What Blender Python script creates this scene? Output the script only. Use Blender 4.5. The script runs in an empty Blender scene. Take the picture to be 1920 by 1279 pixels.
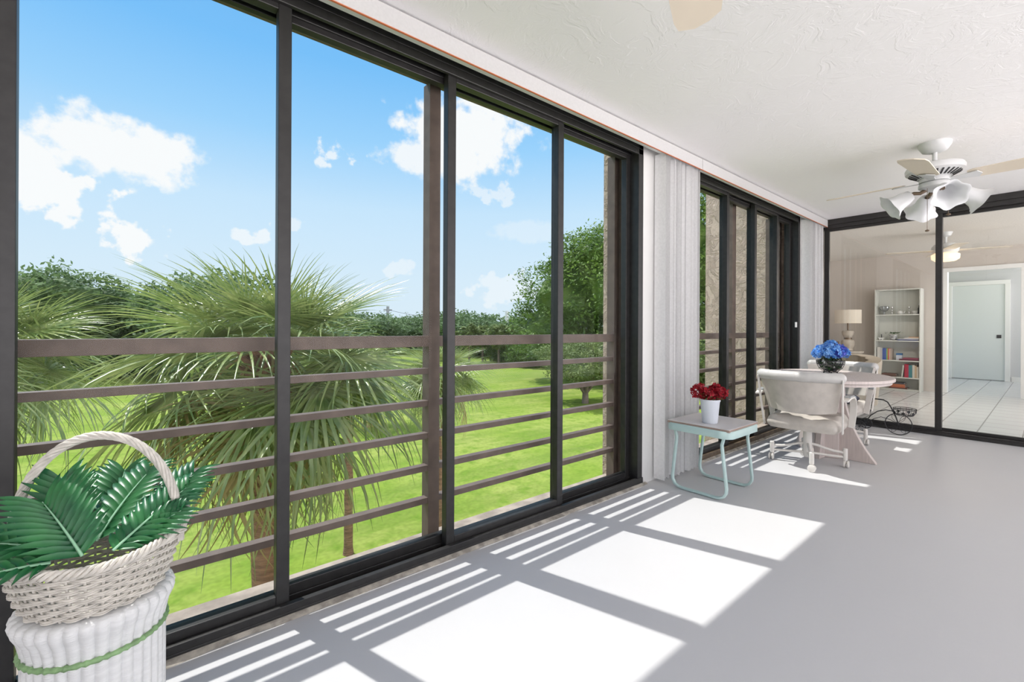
import bpy, math, random
from mathutils import Vector, Matrix, noise
S = bpy.context.scene
COL = S.collection
PI = math.pi
R = math.radians

# ---------------------------------------------------------------- materials
def newmat(name):
    m = bpy.data.materials.new(name); m.use_nodes = True
    nt = m.node_tree; b = nt.nodes['Principled BSDF']
    return m, nt, b

def mat(name, col, rough=0.5, metal=0.0, var=0.0, vscale=8.0, bump=0.0, bscale=60.0, spec=0.5, col2=None, detail=4.0, coords='Object', stretch=None, bdist=0.002, sheen=0.0):
    m, nt, b = newmat(name)
    b.inputs['Base Color'].default_value = (*col, 1)
    b.inputs['Roughness'].default_value = rough
    b.inputs['Metallic'].default_value = metal
    b.inputs['Specular IOR Level'].default_value = spec
    if var or bump:
        tc = nt.nodes.new('ShaderNodeTexCoord')
        src = tc.outputs[coords]
        if stretch:
            mp = nt.nodes.new('ShaderNodeMapping'); mp.inputs['Scale'].default_value = stretch
            nt.links.new(src, mp.inputs['Vector']); src = mp.outputs['Vector']
    if var:
        n = nt.nodes.new('ShaderNodeTexNoise'); n.inputs['Scale'].default_value = vscale; n.inputs['Detail'].default_value = detail
        nt.links.new(src, n.inputs['Vector'])
        mx = nt.nodes.new('ShaderNodeMix'); mx.data_type = 'RGBA'
        c2 = col2 or tuple(c * (1 - var) for c in col)
        mx.inputs[6].default_value = (*col, 1); mx.inputs[7].default_value = (*c2, 1)
        cr = nt.nodes.new('ShaderNodeMapRange'); cr.inputs[1].default_value = 0.35; cr.inputs[2].default_value = 0.65
        nt.links.new(n.outputs['Fac'], cr.inputs[0]); nt.links.new(cr.outputs[0], mx.inputs[0])
        nt.links.new(mx.outputs[2], b.inputs['Base Color'])
    if bump:
        n = nt.nodes.new('ShaderNodeTexNoise'); n.inputs['Scale'].default_value = bscale; n.inputs['Detail'].default_value = 3
        nt.links.new(src, n.inputs['Vector'])
        bp = nt.nodes.new('ShaderNodeBump'); bp.inputs['Strength'].default_value = bump; bp.inputs['Distance'].default_value = bdist
        nt.links.new(n.outputs['Fac'], bp.inputs['Height']); nt.links.new(bp.outputs['Normal'], b.inputs['Normal'])
    return m

def glass_mat(name, tint=(0.97, 0.985, 0.98), refl=1.6):
    m = bpy.data.materials.new(name); m.use_nodes = True; nt = m.node_tree; nt.nodes.clear()
    out = nt.nodes.new('ShaderNodeOutputMaterial')
    t = nt.nodes.new('ShaderNodeBsdfTransparent'); t.inputs[0].default_value = (*tint, 1)
    g = nt.nodes.new('ShaderNodeBsdfGlossy'); g.inputs['Roughness'].default_value = 0.0
    f = nt.nodes.new('ShaderNodeFresnel'); f.inputs[0].default_value = 1.45
    mu = nt.nodes.new('ShaderNodeMath'); mu.operation = 'MULTIPLY'; mu.inputs[1].default_value = refl; mu.use_clamp = True
    mix = nt.nodes.new('ShaderNodeMixShader')
    nt.links.new(f.outputs[0], mu.inputs[0]); nt.links.new(mu.outputs[0], mix.inputs[0])
    nt.links.new(t.outputs[0], mix.inputs[1]); nt.links.new(g.outputs[0], mix.inputs[2])
    nt.links.new(mix.outputs[0], out.inputs[0])
    return m

def leaf_mat(name, c1, c2, rough=0.45, scale=1.5, trans=0.35, spec=0.4):
    m, nt, b = newmat(name)
    tc = nt.nodes.new('ShaderNodeTexCoord')
    n = nt.nodes.new('ShaderNodeTexNoise'); n.inputs['Scale'].default_value = scale; n.inputs['Detail'].default_value = 6
    nt.links.new(tc.outputs['Object'], n.inputs['Vector'])
    mr = nt.nodes.new('ShaderNodeMapRange'); mr.inputs[1].default_value = 0.35; mr.inputs[2].default_value = 0.65
    nt.links.new(n.outputs['Fac'], mr.inputs[0])
    mx = nt.nodes.new('ShaderNodeMix'); mx.data_type = 'RGBA'
    mx.inputs[6].default_value = (*c1, 1); mx.inputs[7].default_value = (*c2, 1)
    nt.links.new(mr.outputs[0], mx.inputs[0]); nt.links.new(mx.outputs[2], b.inputs['Base Color'])
    b.inputs['Roughness'].default_value = rough; b.inputs['Specular IOR Level'].default_value = spec
    tr = nt.nodes.new('ShaderNodeBsdfTranslucent'); nt.links.new(mx.outputs[2], tr.inputs[0])
    ms = nt.nodes.new('ShaderNodeMixShader'); ms.inputs[0].default_value = trans
    nt.links.new(b.outputs[0], ms.inputs[1]); nt.links.new(tr.outputs[0], ms.inputs[2])
    nt.links.new(ms.outputs[0], nt.nodes['Material Output'].inputs[0])
    return m

M = {}
M['bronze'] = mat('bronze aluminium', (0.022, 0.021, 0.0205), 0.42, 0.0, 0.35, 30, 0.15, 200, bdist=0.0005)
M['bronze_far'] = mat('dark grey aluminium', (0.026, 0.024, 0.023), 0.4, 0, 0.2, 20)
M['railing'] = mat('brown painted metal', (0.165, 0.120, 0.098), 0.6, 0, 0.25, 14)
M['ledge'] = mat('weathered tan concrete', (0.50, 0.41, 0.33), 0.85, 0, 0.4, 9, 0.5, 60, bdist=0.003)
M['white_paint'] = mat('white painted plaster', (0.70, 0.695, 0.68), 0.7, 0, 0.06, 3, 0.5, 55, bdist=0.003)
M['beige_wall'] = mat('beige wall paint', (0.60, 0.55, 0.50), 0.8, 0, 0.04, 2)
M['grey_wall'] = mat('pale grey wall paint', (0.60, 0.61, 0.62), 0.8)
M['trim'] = mat('white gloss trim', (0.82, 0.82, 0.80), 0.45)
M['glass'] = glass_mat('window glass', refl=0.13)
M['glass_far'] = glass_mat('door glass', (0.93, 0.95, 0.93), refl=2.0)
M['clear'] = glass_mat('clear bowl glass', (0.93, 0.96, 0.97), refl=2.2)
M['track'] = mat('aged bronze track', (0.16, 0.115, 0.075), 0.5, 0.2, 0.5, 18)
M['caulk'] = mat('old caulk and dust', (0.50, 0.46, 0.40), 0.9, 0, 0.5, 25, 0.8, 120, bdist=0.003)
M['blind'] = leaf_mat('woven white vane', (0.86, 0.86, 0.86), (0.80, 0.80, 0.80), 0.7, 60, 0.12, 0.2)
M['valance'] = mat('white vinyl valance', (0.56, 0.555, 0.55), 0.55, 0, 0.05, 90)
M['orange'] = mat('orange valance edging', (0.55, 0.16, 0.07), 0.6)
M['vinyl'] = mat('cream vinyl', (0.60, 0.555, 0.50), 0.42, 0, 0.14, 14, 0.25, 120, bdist=0.001)
M['vinyl_pale'] = mat('pale vinyl', (0.60, 0.585, 0.56), 0.38, 0, 0.08, 12, 0.2, 100, bdist=0.001)
M['enamel'] = mat('cream enamel tube', (0.76, 0.73, 0.68), 0.35)
M['silver'] = mat('brushed silver pad', (0.42, 0.44, 0.45), 0.4, 0.3)
M['black'] = mat('black metal', (0.02, 0.02, 0.022), 0.45)
M['navy'] = mat('navy cushion fabric', (0.02, 0.026, 0.05), 0.8)
M['mint'] = mat('mint enamel', (0.47, 0.62, 0.60), 0.33, 0, 0.06, 10)
M['laminate'] = mat('grey white laminate', (0.62, 0.60, 0.60), 0.4, 0, 0.04, 6)
M['laminate_edge'] = mat('brown board edge', (0.33, 0.24, 0.20), 0.6)
M['pot'] = mat('white glazed pot', (0.70, 0.74, 0.80), 0.35)
M['wicker'] = mat('white painted wicker', (0.70, 0.665, 0.60), 0.55, 0, 0.25, 40, 0.4, 200, bdist=0.001)
M['hamper'] = mat('white painted rattan', (0.78, 0.79, 0.79), 0.42, 0, 0.10, 18, 0.5, 70, bdist=0.003, stretch=(1, 1, 6))
M['greenband'] = mat('green painted rope', (0.26, 0.44, 0.20), 0.5, 0, 0.35, 50, 0.5, 120)
M['fan_white'] = mat('fan white enamel', (0.62, 0.63, 0.63), 0.35)
M['blade'] = mat('cream fan blade', (0.72, 0.64, 0.52), 0.5, 0, 0.05, 4)
M['frosted'] = mat('frosted white glass', (0.74, 0.75, 0.76), 0.3)
M['bronze_metal'] = mat('antique bronze', (0.18, 0.13, 0.09), 0.4, 0.6)
M['lamp_shade'] = mat('linen lamp shade', (0.74, 0.67, 0.57), 0.9, 0, 0.05, 80)
M['ceramic'] = mat('stone ceramic', (0.52, 0.46, 0.39), 0.5, 0, 0.15, 12)
M['dark_wood'] = mat('dark wood', (0.07, 0.045, 0.035), 0.4)
M['shelf'] = mat('white laminate shelf', (0.66, 0.67, 0.62), 0.5)
M['silverware'] = mat('polished silver', (0.62, 0.62, 0.62), 0.18, 1.0)
M['porcelain'] = mat('white porcelain', (0.78, 0.78, 0.76), 0.25)
M['club'] = mat('cream leather', (0.58, 0.50, 0.40), 0.45, 0, 0.1, 8)
M['bark'] = mat('palm trunk bark', (0.34, 0.20, 0.13), 0.95, 0, 0.45, 6, 1.0, 10, bdist=0.03, stretch=(1, 1, 5))
M['bark_grey'] = mat('grey tree bark', (0.24, 0.19, 0.15), 0.95, 0, 0.4, 3)
M['palm'] = leaf_mat('palm frond', (0.40, 0.455, 0.17), (0.15, 0.235, 0.06), 0.28, 4.0, 0.22, 0.8)
M['palm_dry'] = leaf_mat('dry palm frond', (0.42, 0.34, 0.16), (0.30, 0.27, 0.10), 0.6, 1.2, 0.3)
M['petiole'] = mat('palm petiole', (0.35, 0.36, 0.13), 0.5)
M['leaf_a'] = leaf_mat('broadleaf foliage', (0.17, 0.27, 0.055), (0.075, 0.15, 0.03), 0.55, 0.5, 0.3)
M['leaf_b'] = leaf_mat('olive foliage', (0.24, 0.30, 0.10), (0.13, 0.19, 0.06), 0.6, 0.8, 0.3)
M['leaf_c'] = leaf_mat('distant foliage', (0.17, 0.26, 0.10), (0.09, 0.155, 0.06), 0.7, 0.25, 0.3)
M['plant_leaf'] = leaf_mat('glossy artificial leaf', (0.012, 0.115, 0.042), (0.035, 0.21, 0.06), 0.36, 14, 0.15, 0.55)
M['rib'] = mat('pale leaf rib', (0.30, 0.55, 0.36), 0.5)
M['pot_leaf'] = leaf_mat('small green leaf', (0.05, 0.14, 0.04), (0.10, 0.20, 0.06), 0.5, 30)
M['red_petal'] = leaf_mat('red petal', (0.42, 0.008, 0.02), (0.22, 0.004, 0.014), 0.6, 60, 0.2)
M['blue_petal'] = leaf_mat('blue petal', (0.07, 0.31, 0.80), (0.33, 0.58, 0.90), 0.7, 45, 0.2)
M['violet_petal'] = leaf_mat('violet petal', (0.20, 0.18, 0.70), (0.06, 0.22, 0.72), 0.7, 45, 0.2)
M['hwater'] = leaf_mat('hydrangea stems', (0.03, 0.08, 0.03), (0.07, 0.14, 0.06), 0.4, 20)
M['concrete_pole'] = mat('grey utility pole', (0.35, 0.36, 0.37), 0.8)

def floor_mat():
    m, nt, b = newmat('painted concrete floor')
    tc = nt.nodes.new('ShaderNodeTexCoord'); L = nt.links
    n1 = nt.nodes.new('ShaderNodeTexNoise'); n1.inputs['Scale'].default_value = 1.3; n1.inputs['Detail'].default_value = 5
    n2 = nt.nodes.new('ShaderNodeTexNoise'); n2.inputs['Scale'].default_value = 26; n2.inputs['Detail'].default_value = 4
    for n in (n1, n2): L.new(tc.outputs['Object'], n.inputs['Vector'])
    mx = nt.nodes.new('ShaderNodeMix'); mx.data_type = 'RGBA'
    mx.inputs[6].default_value = (0.56, 0.558, 0.565, 1); mx.inputs[7].default_value = (0.53, 0.525, 0.528, 1)
    L.new(n1.outputs['Fac'], mx.inputs[0])
    # small dark specks
    v = nt.nodes.new('ShaderNodeTexVoronoi'); v.inputs['Scale'].default_value = 2.3; L.new(tc.outputs['Object'], v.inputs['Vector'])
    lt = nt.nodes.new('ShaderNodeMath'); lt.operation = 'LESS_THAN'; lt.inputs[1].default_value = 0.013; L.new(v.outputs['Distance'], lt.inputs[0])
    mx2 = nt.nodes.new('ShaderNodeMix'); mx2.data_type = 'RGBA'; mx2.inputs[7].default_value = (0.12, 0.09, 0.07, 1)
    L.new(mx.outputs[2], mx2.inputs[6]); L.new(lt.outputs[0], mx2.inputs[0]); L.new(mx2.outputs[2], b.inputs['Base Color'])
    b.inputs['Roughness'].default_value = 0.5; b.inputs['Specular IOR Level'].default_value = 0.4
    bp = nt.nodes.new('ShaderNodeBump'); bp.inputs['Strength'].default_value = 0.25; bp.inputs['Distance'].default_value = 0.002
    L.new(n2.outputs['Fac'], bp.inputs['Height']); L.new(bp.outputs['Normal'], b.inputs['Normal'])
    return m
M['floor'] = floor_mat()

def trowel_mat(name, col, scale, strength, dist, fine=60, rough=0.85):
    """skip-trowel plaster: raised flat islands with ragged ridges"""
    m, nt, b = newmat(name); L = nt.links
    tc = nt.nodes.new('ShaderNodeTexCoord')
    n = nt.nodes.new('ShaderNodeTexNoise'); n.inputs['Scale'].default_value = scale; n.inputs['Detail'].default_value = 6
    n.inputs['Roughness'].default_value = 0.62; n.inputs['Distortion'].default_value = 0.7
    L.new(tc.outputs['Object'], n.inputs['Vector'])
    r = nt.nodes.new('ShaderNodeValToRGB'); e = r.color_ramp.elements
    e[0].position = 0.44; e[0].color = (0, 0, 0, 1); e[1].position = 0.50; e[1].color = (0.8, 0.8, 0.8, 1)
    q = e.new(0.56); q.color = (0.45, 0.45, 0.45, 1); q = e.new(0.62); q.color = (1, 1, 1, 1)
    L.new(n.outputs['Fac'], r.inputs[0])
    n2 = nt.nodes.new('ShaderNodeTexNoise'); n2.inputs['Scale'].default_value = fine; n2.inputs['Detail'].default_value = 3
    L.new(tc.outputs['Object'], n2.inputs['Vector'])
    ad = nt.nodes.new('ShaderNodeMath'); ad.operation = 'MULTIPLY_ADD'; ad.inputs[1].default_value = 0.25
    L.new(n2.outputs['Fac'], ad.inputs[0]); L.new(r.outputs[0], ad.inputs[2])
    bp = nt.nodes.new('ShaderNodeBump'); bp.inputs['Strength'].default_value = strength; bp.inputs['Distance'].default_value = dist
    L.new(ad.outputs[0], bp.inputs['Height']); L.new(bp.outputs['Normal'], b.inputs['Normal'])
    b.inputs['Base Color'].default_value = (*col, 1); b.inputs['Roughness'].default_value = rough
    b.inputs['Specular IOR Level'].default_value = 0.25
    return m
M['ceiling'] = trowel_mat('skip trowel ceiling', (0.87, 0.86, 0.855), 6.5, 0.3, 0.004)
M['ceiling_in'] = mat('popcorn ceiling', (0.78, 0.745, 0.69), 0.95, 0, 0.1, 60, 0.9, 140, bdist=0.006)
M['stucco'] = trowel_mat('taupe stucco', (0.72, 0.55, 0.445), 7.0, 0.8, 0.03, 40)

def tile_mat():
    m, nt, b = newmat('white floor tile'); L = nt.links
    tc = nt.nodes.new('ShaderNodeTexCoord')
    br = nt.nodes.new('ShaderNodeTexBrick'); br.offset = 0.0; br.squash = 1.0
    br.inputs['Color1'].default_value = (0.66, 0.67, 0.68, 1); br.inputs['Color2'].default_value = (0.63, 0.64, 0.65, 1)
    br.inputs['Mortar'].default_value = (0.26, 0.25, 0.24, 1); br.inputs['Scale'].default_value = 1.0
    br.inputs['Mortar Size'].default_value = 0.006; br.inputs['Brick Width'].default_value = 0.33; br.inputs['Row Height'].default_value = 0.33
    mp = nt.nodes.new('ShaderNodeMapping'); mp.inputs['Location'].default_value = (0.05, 0.14, 0)
    L.new(tc.outputs['Object'], mp.inputs[0]); L.new(mp.outputs[0], br.inputs['Vector'])
    L.new(br.outputs['Color'], b.inputs['Base Color']); b.inputs['Roughness'].default_value = 0.22
    return m
M['tile'] = tile_mat()

def lawn_mat():
    m, nt, b = newmat('mown grass'); L = nt.links
    tc = nt.nodes.new('ShaderNodeTexCoord')
    def ns(s, d=5, st=None):
        n = nt.nodes.new('ShaderNodeTexNoise'); n.inputs['Scale'].default_value = s; n.inputs['Detail'].default_value = d
        if st:
            mp = nt.nodes.new('ShaderNodeMapping'); mp.inputs['Scale'].default_value = st; mp.inputs['Rotation'].default_value = (0, 0, 0.35)
            L.new(tc.outputs['Object'], mp.inputs[0]); L.new(mp.outputs[0], n.inputs['Vector'])
        else: L.new(tc.outputs['Object'], n.inputs['Vector'])
        return n
    a = ns(0.28, 6); c = ns(9, 5); w = ns(0.5, 3, (0.25, 2.2, 1))
    def mix(f, x, y, lo=0.35, hi=0.65):
        mr = nt.nodes.new('ShaderNodeMapRange'); mr.inputs[1].default_value = lo; mr.inputs[2].default_value = hi
        L.new(f, mr.inputs[0]); mx = nt.nodes.new('ShaderNodeMix'); mx.data_type = 'RGBA'; L.new(mr.outputs[0], mx.inputs[0])
        for i, v in ((6, x), (7, y)):
            if isinstance(v, tuple): mx.inputs[i].default_value = (*v, 1)
            else: L.new(v, mx.inputs[i])
        return mx.outputs[2]
    c1 = mix(a.outputs['Fac'], (0.235, 0.335, 0.045), (0.34, 0.39, 0.095))
    c2 = mix(w.outputs['Fac'], c1, (0.16, 0.245, 0.04), 0.45, 0.8)
    m2_ = ns(2.2, 6); c2 = mix(m2_.outputs['Fac'], c2, (0.17, 0.275, 0.032), 0.48, 0.72)
    dk = nt.nodes.new('ShaderNodeMix'); dk.data_type = 'RGBA'; dk.blend_type = 'MULTIPLY'; dk.inputs[0].default_value = 0.5
    cr = nt.nodes.new('ShaderNodeValToRGB'); cr.color_ramp.elements[0].position = 0.3; cr.color_ramp.elements[0].color = (0.55, 0.55, 0.5, 1); cr.color_ramp.elements[1].position = 0.65
    L.new(c.outputs['Fac'], cr.inputs[0]); L.new(c2, dk.inputs[6]); L.new(cr.outputs[0], dk.inputs[7])
    L.new(dk.outputs[2], b.inputs['Base Color']); b.inputs['Roughness'].default_value = 0.9; b.inputs['Specular IOR Level'].default_value = 0.1
    return m
M['lawn'] = lawn_mat()

def glow_mat(name, col, strength):
    m = bpy.data.materials.new(name); m.use_nodes = True; nt = m.node_tree; b = nt.nodes['Principled BSDF']
    b.inputs['Base Color'].default_value = (*col, 1); b.inputs['Emission Color'].default_value = (*col, 1); b.inputs['Emission Strength'].default_value = strength
    return m
M['lit_shade'] = glow_mat('lit lamp glass', (1.0, 0.80, 0.55), 0.9)

# ---------------------------------------------------------------- mesh builder
class MB:
    def __init__(s): s.v = []; s.f = []
    def add(s, vs, fs):
        o = len(s.v); s.v += [tuple(v) for v in vs]; s.f += [tuple(i + o for i in f) for f in fs]; return s
    def box(s, x0, x1, y0, y1, z0, z1):
        return s.add([(x0,y0,z0),(x1,y0,z0),(x1,y1,z0),(x0,y1,z0),(x0,y0,z1),(x1,y0,z1),(x1,y1,z1),(x0,y1,z1)],
                     [(0,3,2,1),(4,5,6,7),(0,1,5,4),(1,2,6,5),(2,3,7,6),(3,0,4,7)])
    def tube(s, pts, r, n=8, closed=False, caps=True):
        pts = [Vector(p) for p in pts]; N = len(pts)
        rs = r if isinstance(r, (list, tuple)) else [r] * N
        vs = []; up = None
        for i, p in enumerate(pts):
            if closed: t = pts[(i+1) % N] - pts[i-1]
            else: t = pts[min(i+1, N-1)] - pts[max(i-1, 0)]
            if t.length < 1e-9: t = Vector((0,0,1))
            t.normalize()
            if up is None:
                up = Vector((0,0,1)) if abs(t.z) < 0.9 else Vector((1,0,0))
            a = up - t * up.dot(t)
            if a.length < 1e-6: a = t.orthogonal()
            a.normalize(); up = a; b = t.cross(a)
            for k in range(n):
                w = 2*PI*k/n; vs.append(p + (a*math.cos(w) + b*math.sin(w)) * rs[i])
        fs = []
        for i in range(N if closed else N-1):
            j = (i+1) % N
            for k in range(n):
                l = (k+1) % n; fs.append((i*n+k, i*n+l, j*n+l, j*n+k))
        if caps and not closed:
            fs.append(tuple(range(n-1, -1, -1))); fs.append(tuple((N-1)*n+k for k in range(n)))
        return s.add(vs, fs)
    def ribbon(s, pts, w, t, side=None):
        """flat bar (width w along side vector, thickness t) following pts"""
        pts = [Vector(p) for p in pts]; N = len(pts); vs = []
        for i, p in enumerate(pts):
            T = (pts[min(i+1, N-1)] - pts[max(i-1, 0)]).normalized()
            sd = Vector(side); sd = (sd - T*sd.dot(T)).normalized(); nn = T.cross(sd)
            for a, b in ((-1,-1),(1,-1),(1,1),(-1,1)): vs.append(p + sd*(a*w/2) + nn*(b*t/2))
        fs = []
        for i in range(N-1):
            for k in range(4):
                l = (k+1) % 4; fs.append((i*4+k, i*4+l, i*4+4+l, i*4+4+k))
        fs += [(3,2,1,0), tuple((N-1)*4+k for k in range(4))]
        return s.add(vs, fs)
    def lathe(s, prof, c=(0,0,0), n=24, sx=1, sy=1, fn=None, a0=0, a1=2*PI):
        full = abs(a1-a0-2*PI) < 1e-6; m = n if full else n+1
        vs = []
        for (r, z) in prof:
            for k in range(m):
                a = a0 + (a1-a0)*k/n; rr = r * (fn(a, z) if fn else 1)
                vs.append((c[0]+rr*sx*math.cos(a), c[1]+rr*sy*math.sin(a), c[2]+z))
        fs = []
        for i in range(len(prof)-1):
            for k in range(n):
                l = (k+1) % m; fs.append((i*m+k, i*m+l, (i+1)*m+l, (i+1)*m+k))
        return s.add(vs, fs)
    def disc(s, c, rx, ry, z, n=24, flip=False):
        vs = [(c[0]+rx*math.cos(2*PI*k/n), c[1]+ry*math.sin(2*PI*k/n), z) for k in range(n)]
        return s.add(vs, [tuple(range(n)) if not flip else tuple(range(n-1,-1,-1))])
    def ball(s, c, r, n=10, m=6, sz=1.0):
        prof = [(max(1e-4, math.sin(PI*i/m))*r, -math.cos(PI*i/m)*r*sz) for i in range(m+1)]
        return s.lathe(prof, c, n)
    def xf(s, mtx, start=0):
        for i in range(start, len(s.v)): s.v[i] = tuple(mtx @ Vector(s.v[i]))
        return s
    def build(s, name, m, parent=None, world=False, smooth=False, bevel=0, angle=40, sub=0):
        me = bpy.data.meshes.new(name)
        vs = s.v
        if world and parent is not None:
            l = parent.location; vs = [(v[0]-l[0], v[1]-l[1], v[2]-l[2]) for v in vs]
        me.from_pydata(vs, [], s.f); me.update()
        ms = m if isinstance(m, (list, tuple)) else [m]
        for q in ms: me.materials.append(q)
        o = bpy.data.objects.new(name, me); COL.objects.link(o)
        if parent is not None: o.parent = parent
        if smooth:
            for p in me.polygons: p.use_smooth = True
            try: me.set_sharp_from_angle(angle=R(angle))
            except Exception: pass
        if bevel:
            b = o.modifiers.new('bevel', 'BEVEL'); b.width = bevel; b.segments = 2; b.limit_method = 'ANGLE'
        if sub:
            u = o.modifiers.new('sub', 'SUBSURF'); u.levels = sub; u.render_levels = sub
        return o

def tag(o, label=None, cat=None, group=None, kind=None):
    if label: o['label'] = label
    if cat: o['category'] = cat
    if group: o['group'] = group
    if kind: o['kind'] = kind
    return o
def thing(name, label, cat, loc=(0,0,0), rz=0, group=None, kind=None):
    o = bpy.data.objects.new(name, None); COL.objects.link(o)
    o.location = loc; o.rotation_euler = (0, 0, rz); o.empty_display_size = 0.1
    return tag(o, label, cat, group, kind)
def copy_tree(o, parent=None, kids=None):
    if kids is None:
        kids = {}
        for x in COL.objects:
            if x.parent: kids.setdefault(x.parent.name, []).append(x)
    c = o.copy(); COL.objects.link(c); c.parent = parent
    for ch in kids.get(o.name, []): copy_tree(ch, c, kids)
    return c
def box(name, m, b, parent=None, bevel=0, world=False):
    return MB().box(*b).build(name, m, parent, world=world, bevel=bevel)
def struct(name, m, b, label=None, cat=None, bevel=0):
    o = box(name, m, b, bevel=bevel); return tag(o, label, cat, kind='structure')

# ================================================================= SETTING
XF = 6.50          # far glass wall
YW = 1.88          # inner face of window wall
H = 2.44
struct('floor', M['floor'], (-3.2, XF, -3.4, YW, -0.12, 0), 'pale grey painted concrete floor of the sunroom', 'floor')
struct('ceiling', M['ceiling'], (-3.2, XF+0.06, -3.4, 2.0, H, H+0.15), 'white skip trowel textured ceiling of the sunroom', 'ceiling')
struct('floor_living', M['tile'], (XF, 15, -3.0, 3.3, -0.12, 0.0), 'white square tile floor beyond the glass doors', 'floor')
struct('ceiling_living', M['ceiling_in'], (XF+0.06, 11.0, -3.0, 3.3, 2.50, 2.62), 'rough popcorn ceiling of the room beyond the glass', 'ceiling')
struct('ceiling_hall', M['grey_wall'], (11.0, 15, -3.0, 3.3, 2.50, 2.62), 'smooth ceiling of the hallway behind the cased opening', 'ceiling')
struct('wall_left', M['white_paint'], (-3.3, -3.2, -3.4, 2.0, 0, H), 'white wall at the near end of the sunroom', 'wall')
struct('wall_near', M['white_paint'], (-3.2, -0.361, YW, 2.12, -0.02, H), 'white wall strip left of the first window', 'wall')

def ragged_wall():
    mb = MB(); mb.box(2.80, 3.53, YW, YW+0.03, 0.0, H)
    return mb
tag(ragged_wall().build('wall_pier', M['white_paint']), 'white rough plaster pier between the two windows', 'wall', kind='structure')
struct('wall_pier_outside', M['stucco'], (2.80, 3.53, YW+0.031, 2.235, -4.3, 3.2), 'taupe stucco pier outside between the two windows', 'wall')
struct('wall_corner', M['white_paint'], (5.94, XF, YW, YW+0.1, 0, H), 'white wall corner beside the far end of second window', 'wall')
struct('wall_wing', M['stucco'], (5.96, 6.34, YW+0.101, 3.02, -4.3, 3.4), 'rough taupe stucco wing wall outside the second window', 'wall')
struct('wall_outside', M['stucco'], (-3.2, 5.955, YW+0.13, 2.13, -4.3, -0.16), 'taupe stucco face of the building below the windows', 'wall')
struct('trim_beam', M['railing'], (-3.2, 5.955, 2.04, 2.12, 2.39, 3.2), 'brown beam above the windows outside', 'beam')
struct('trim_ledge', M['ledge'], (-0.6, 5.955, 2.035, 2.19, -0.15, 0.0), 'weathered tan concrete ledge outside under the railing', 'ledge')
struct('wall_living_side', M['beige_wall'], (XF+0.06, 11.0, 3.2, 3.3, 0, 2.5), 'beige side wall of the room beyond the glass', 'wall')
struct('wall_living_window', M['beige_wall'], (XF+0.06, XF+0.16, 1.93, 3.2, 0, 2.5), 'beige wall return behind the far blinds', 'wall')
# back wall of living room with a cased opening
mb = MB(); mb.box(11.0, 11.12, 1.20, 3.2, 0, 2.5); mb.box(11.0, 11.12, 0.30, 1.20, 2.14, 2.5); mb.box(11.0, 11.12, -3.0, 0.30, 0, 2.5)
tag(mb.build('wall_back', M['beige_wall']), 'beige back wall with the cased opening beyond the glass', 'wall', kind='structure')
mb = MB(); mb.box(10.97, 11.0, 1.18, 1.25, 0, 2.19); mb.box(10.97, 11.0, 0.18, 0.32, 0, 2.19); mb.box(10.968, 11.0, 0.18, 1.25, 2.12, 2.19)
mb.box(11.0, 11.14, 1.18, 1.205, 0, 2.13); mb.box(11.0, 11.14, 0.295, 0.32, 0, 2.13)
tag(mb.build('trim_opening', M['trim'], bevel=0.004), 'white casing around the opening to the hallway', 'trim', kind='structure')
struct('wall_hall', M['grey_wall'], (14.45, 14.55, -3.0, 3.3, 0, 2.5), 'pale grey hallway end wall behind the opening', 'wall')
struct('baseboard_hall', M['trim'], (14.43, 14.45, -3.0, 0.55, 0, 0.1), 'white baseboard at the foot of hallway wall', 'baseboard')
# hallway door
d = thing('door_2', 'white flat hallway door with black square pull', 'door', (14.45, 1.06, 0), kind='structure')
mb = MB(); mb.box(-0.06, 0, -0.49, -0.41, 0, 2.16); mb.box(-0.06, 0, 0.41, 0.49, 0, 2.16); mb.box(-0.065, 0, -0.49, 0.49, 2.10, 2.19)
mb.build('door_frame', M['trim'], d, bevel=0.005)
mb = MB(); mb.box(-0.03, 0, -0.41, 0.41, 0.015, 2.10); mb.build('door_panel', mat('door white', (0.70, 0.74, 0.73), 0.4), d)
mb = MB(); mb.box(-0.045, -0.03, -0.36, -0.29, 0.93, 1.0); mb.build('door_handle', M['black'], d, bevel=0.003)

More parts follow.
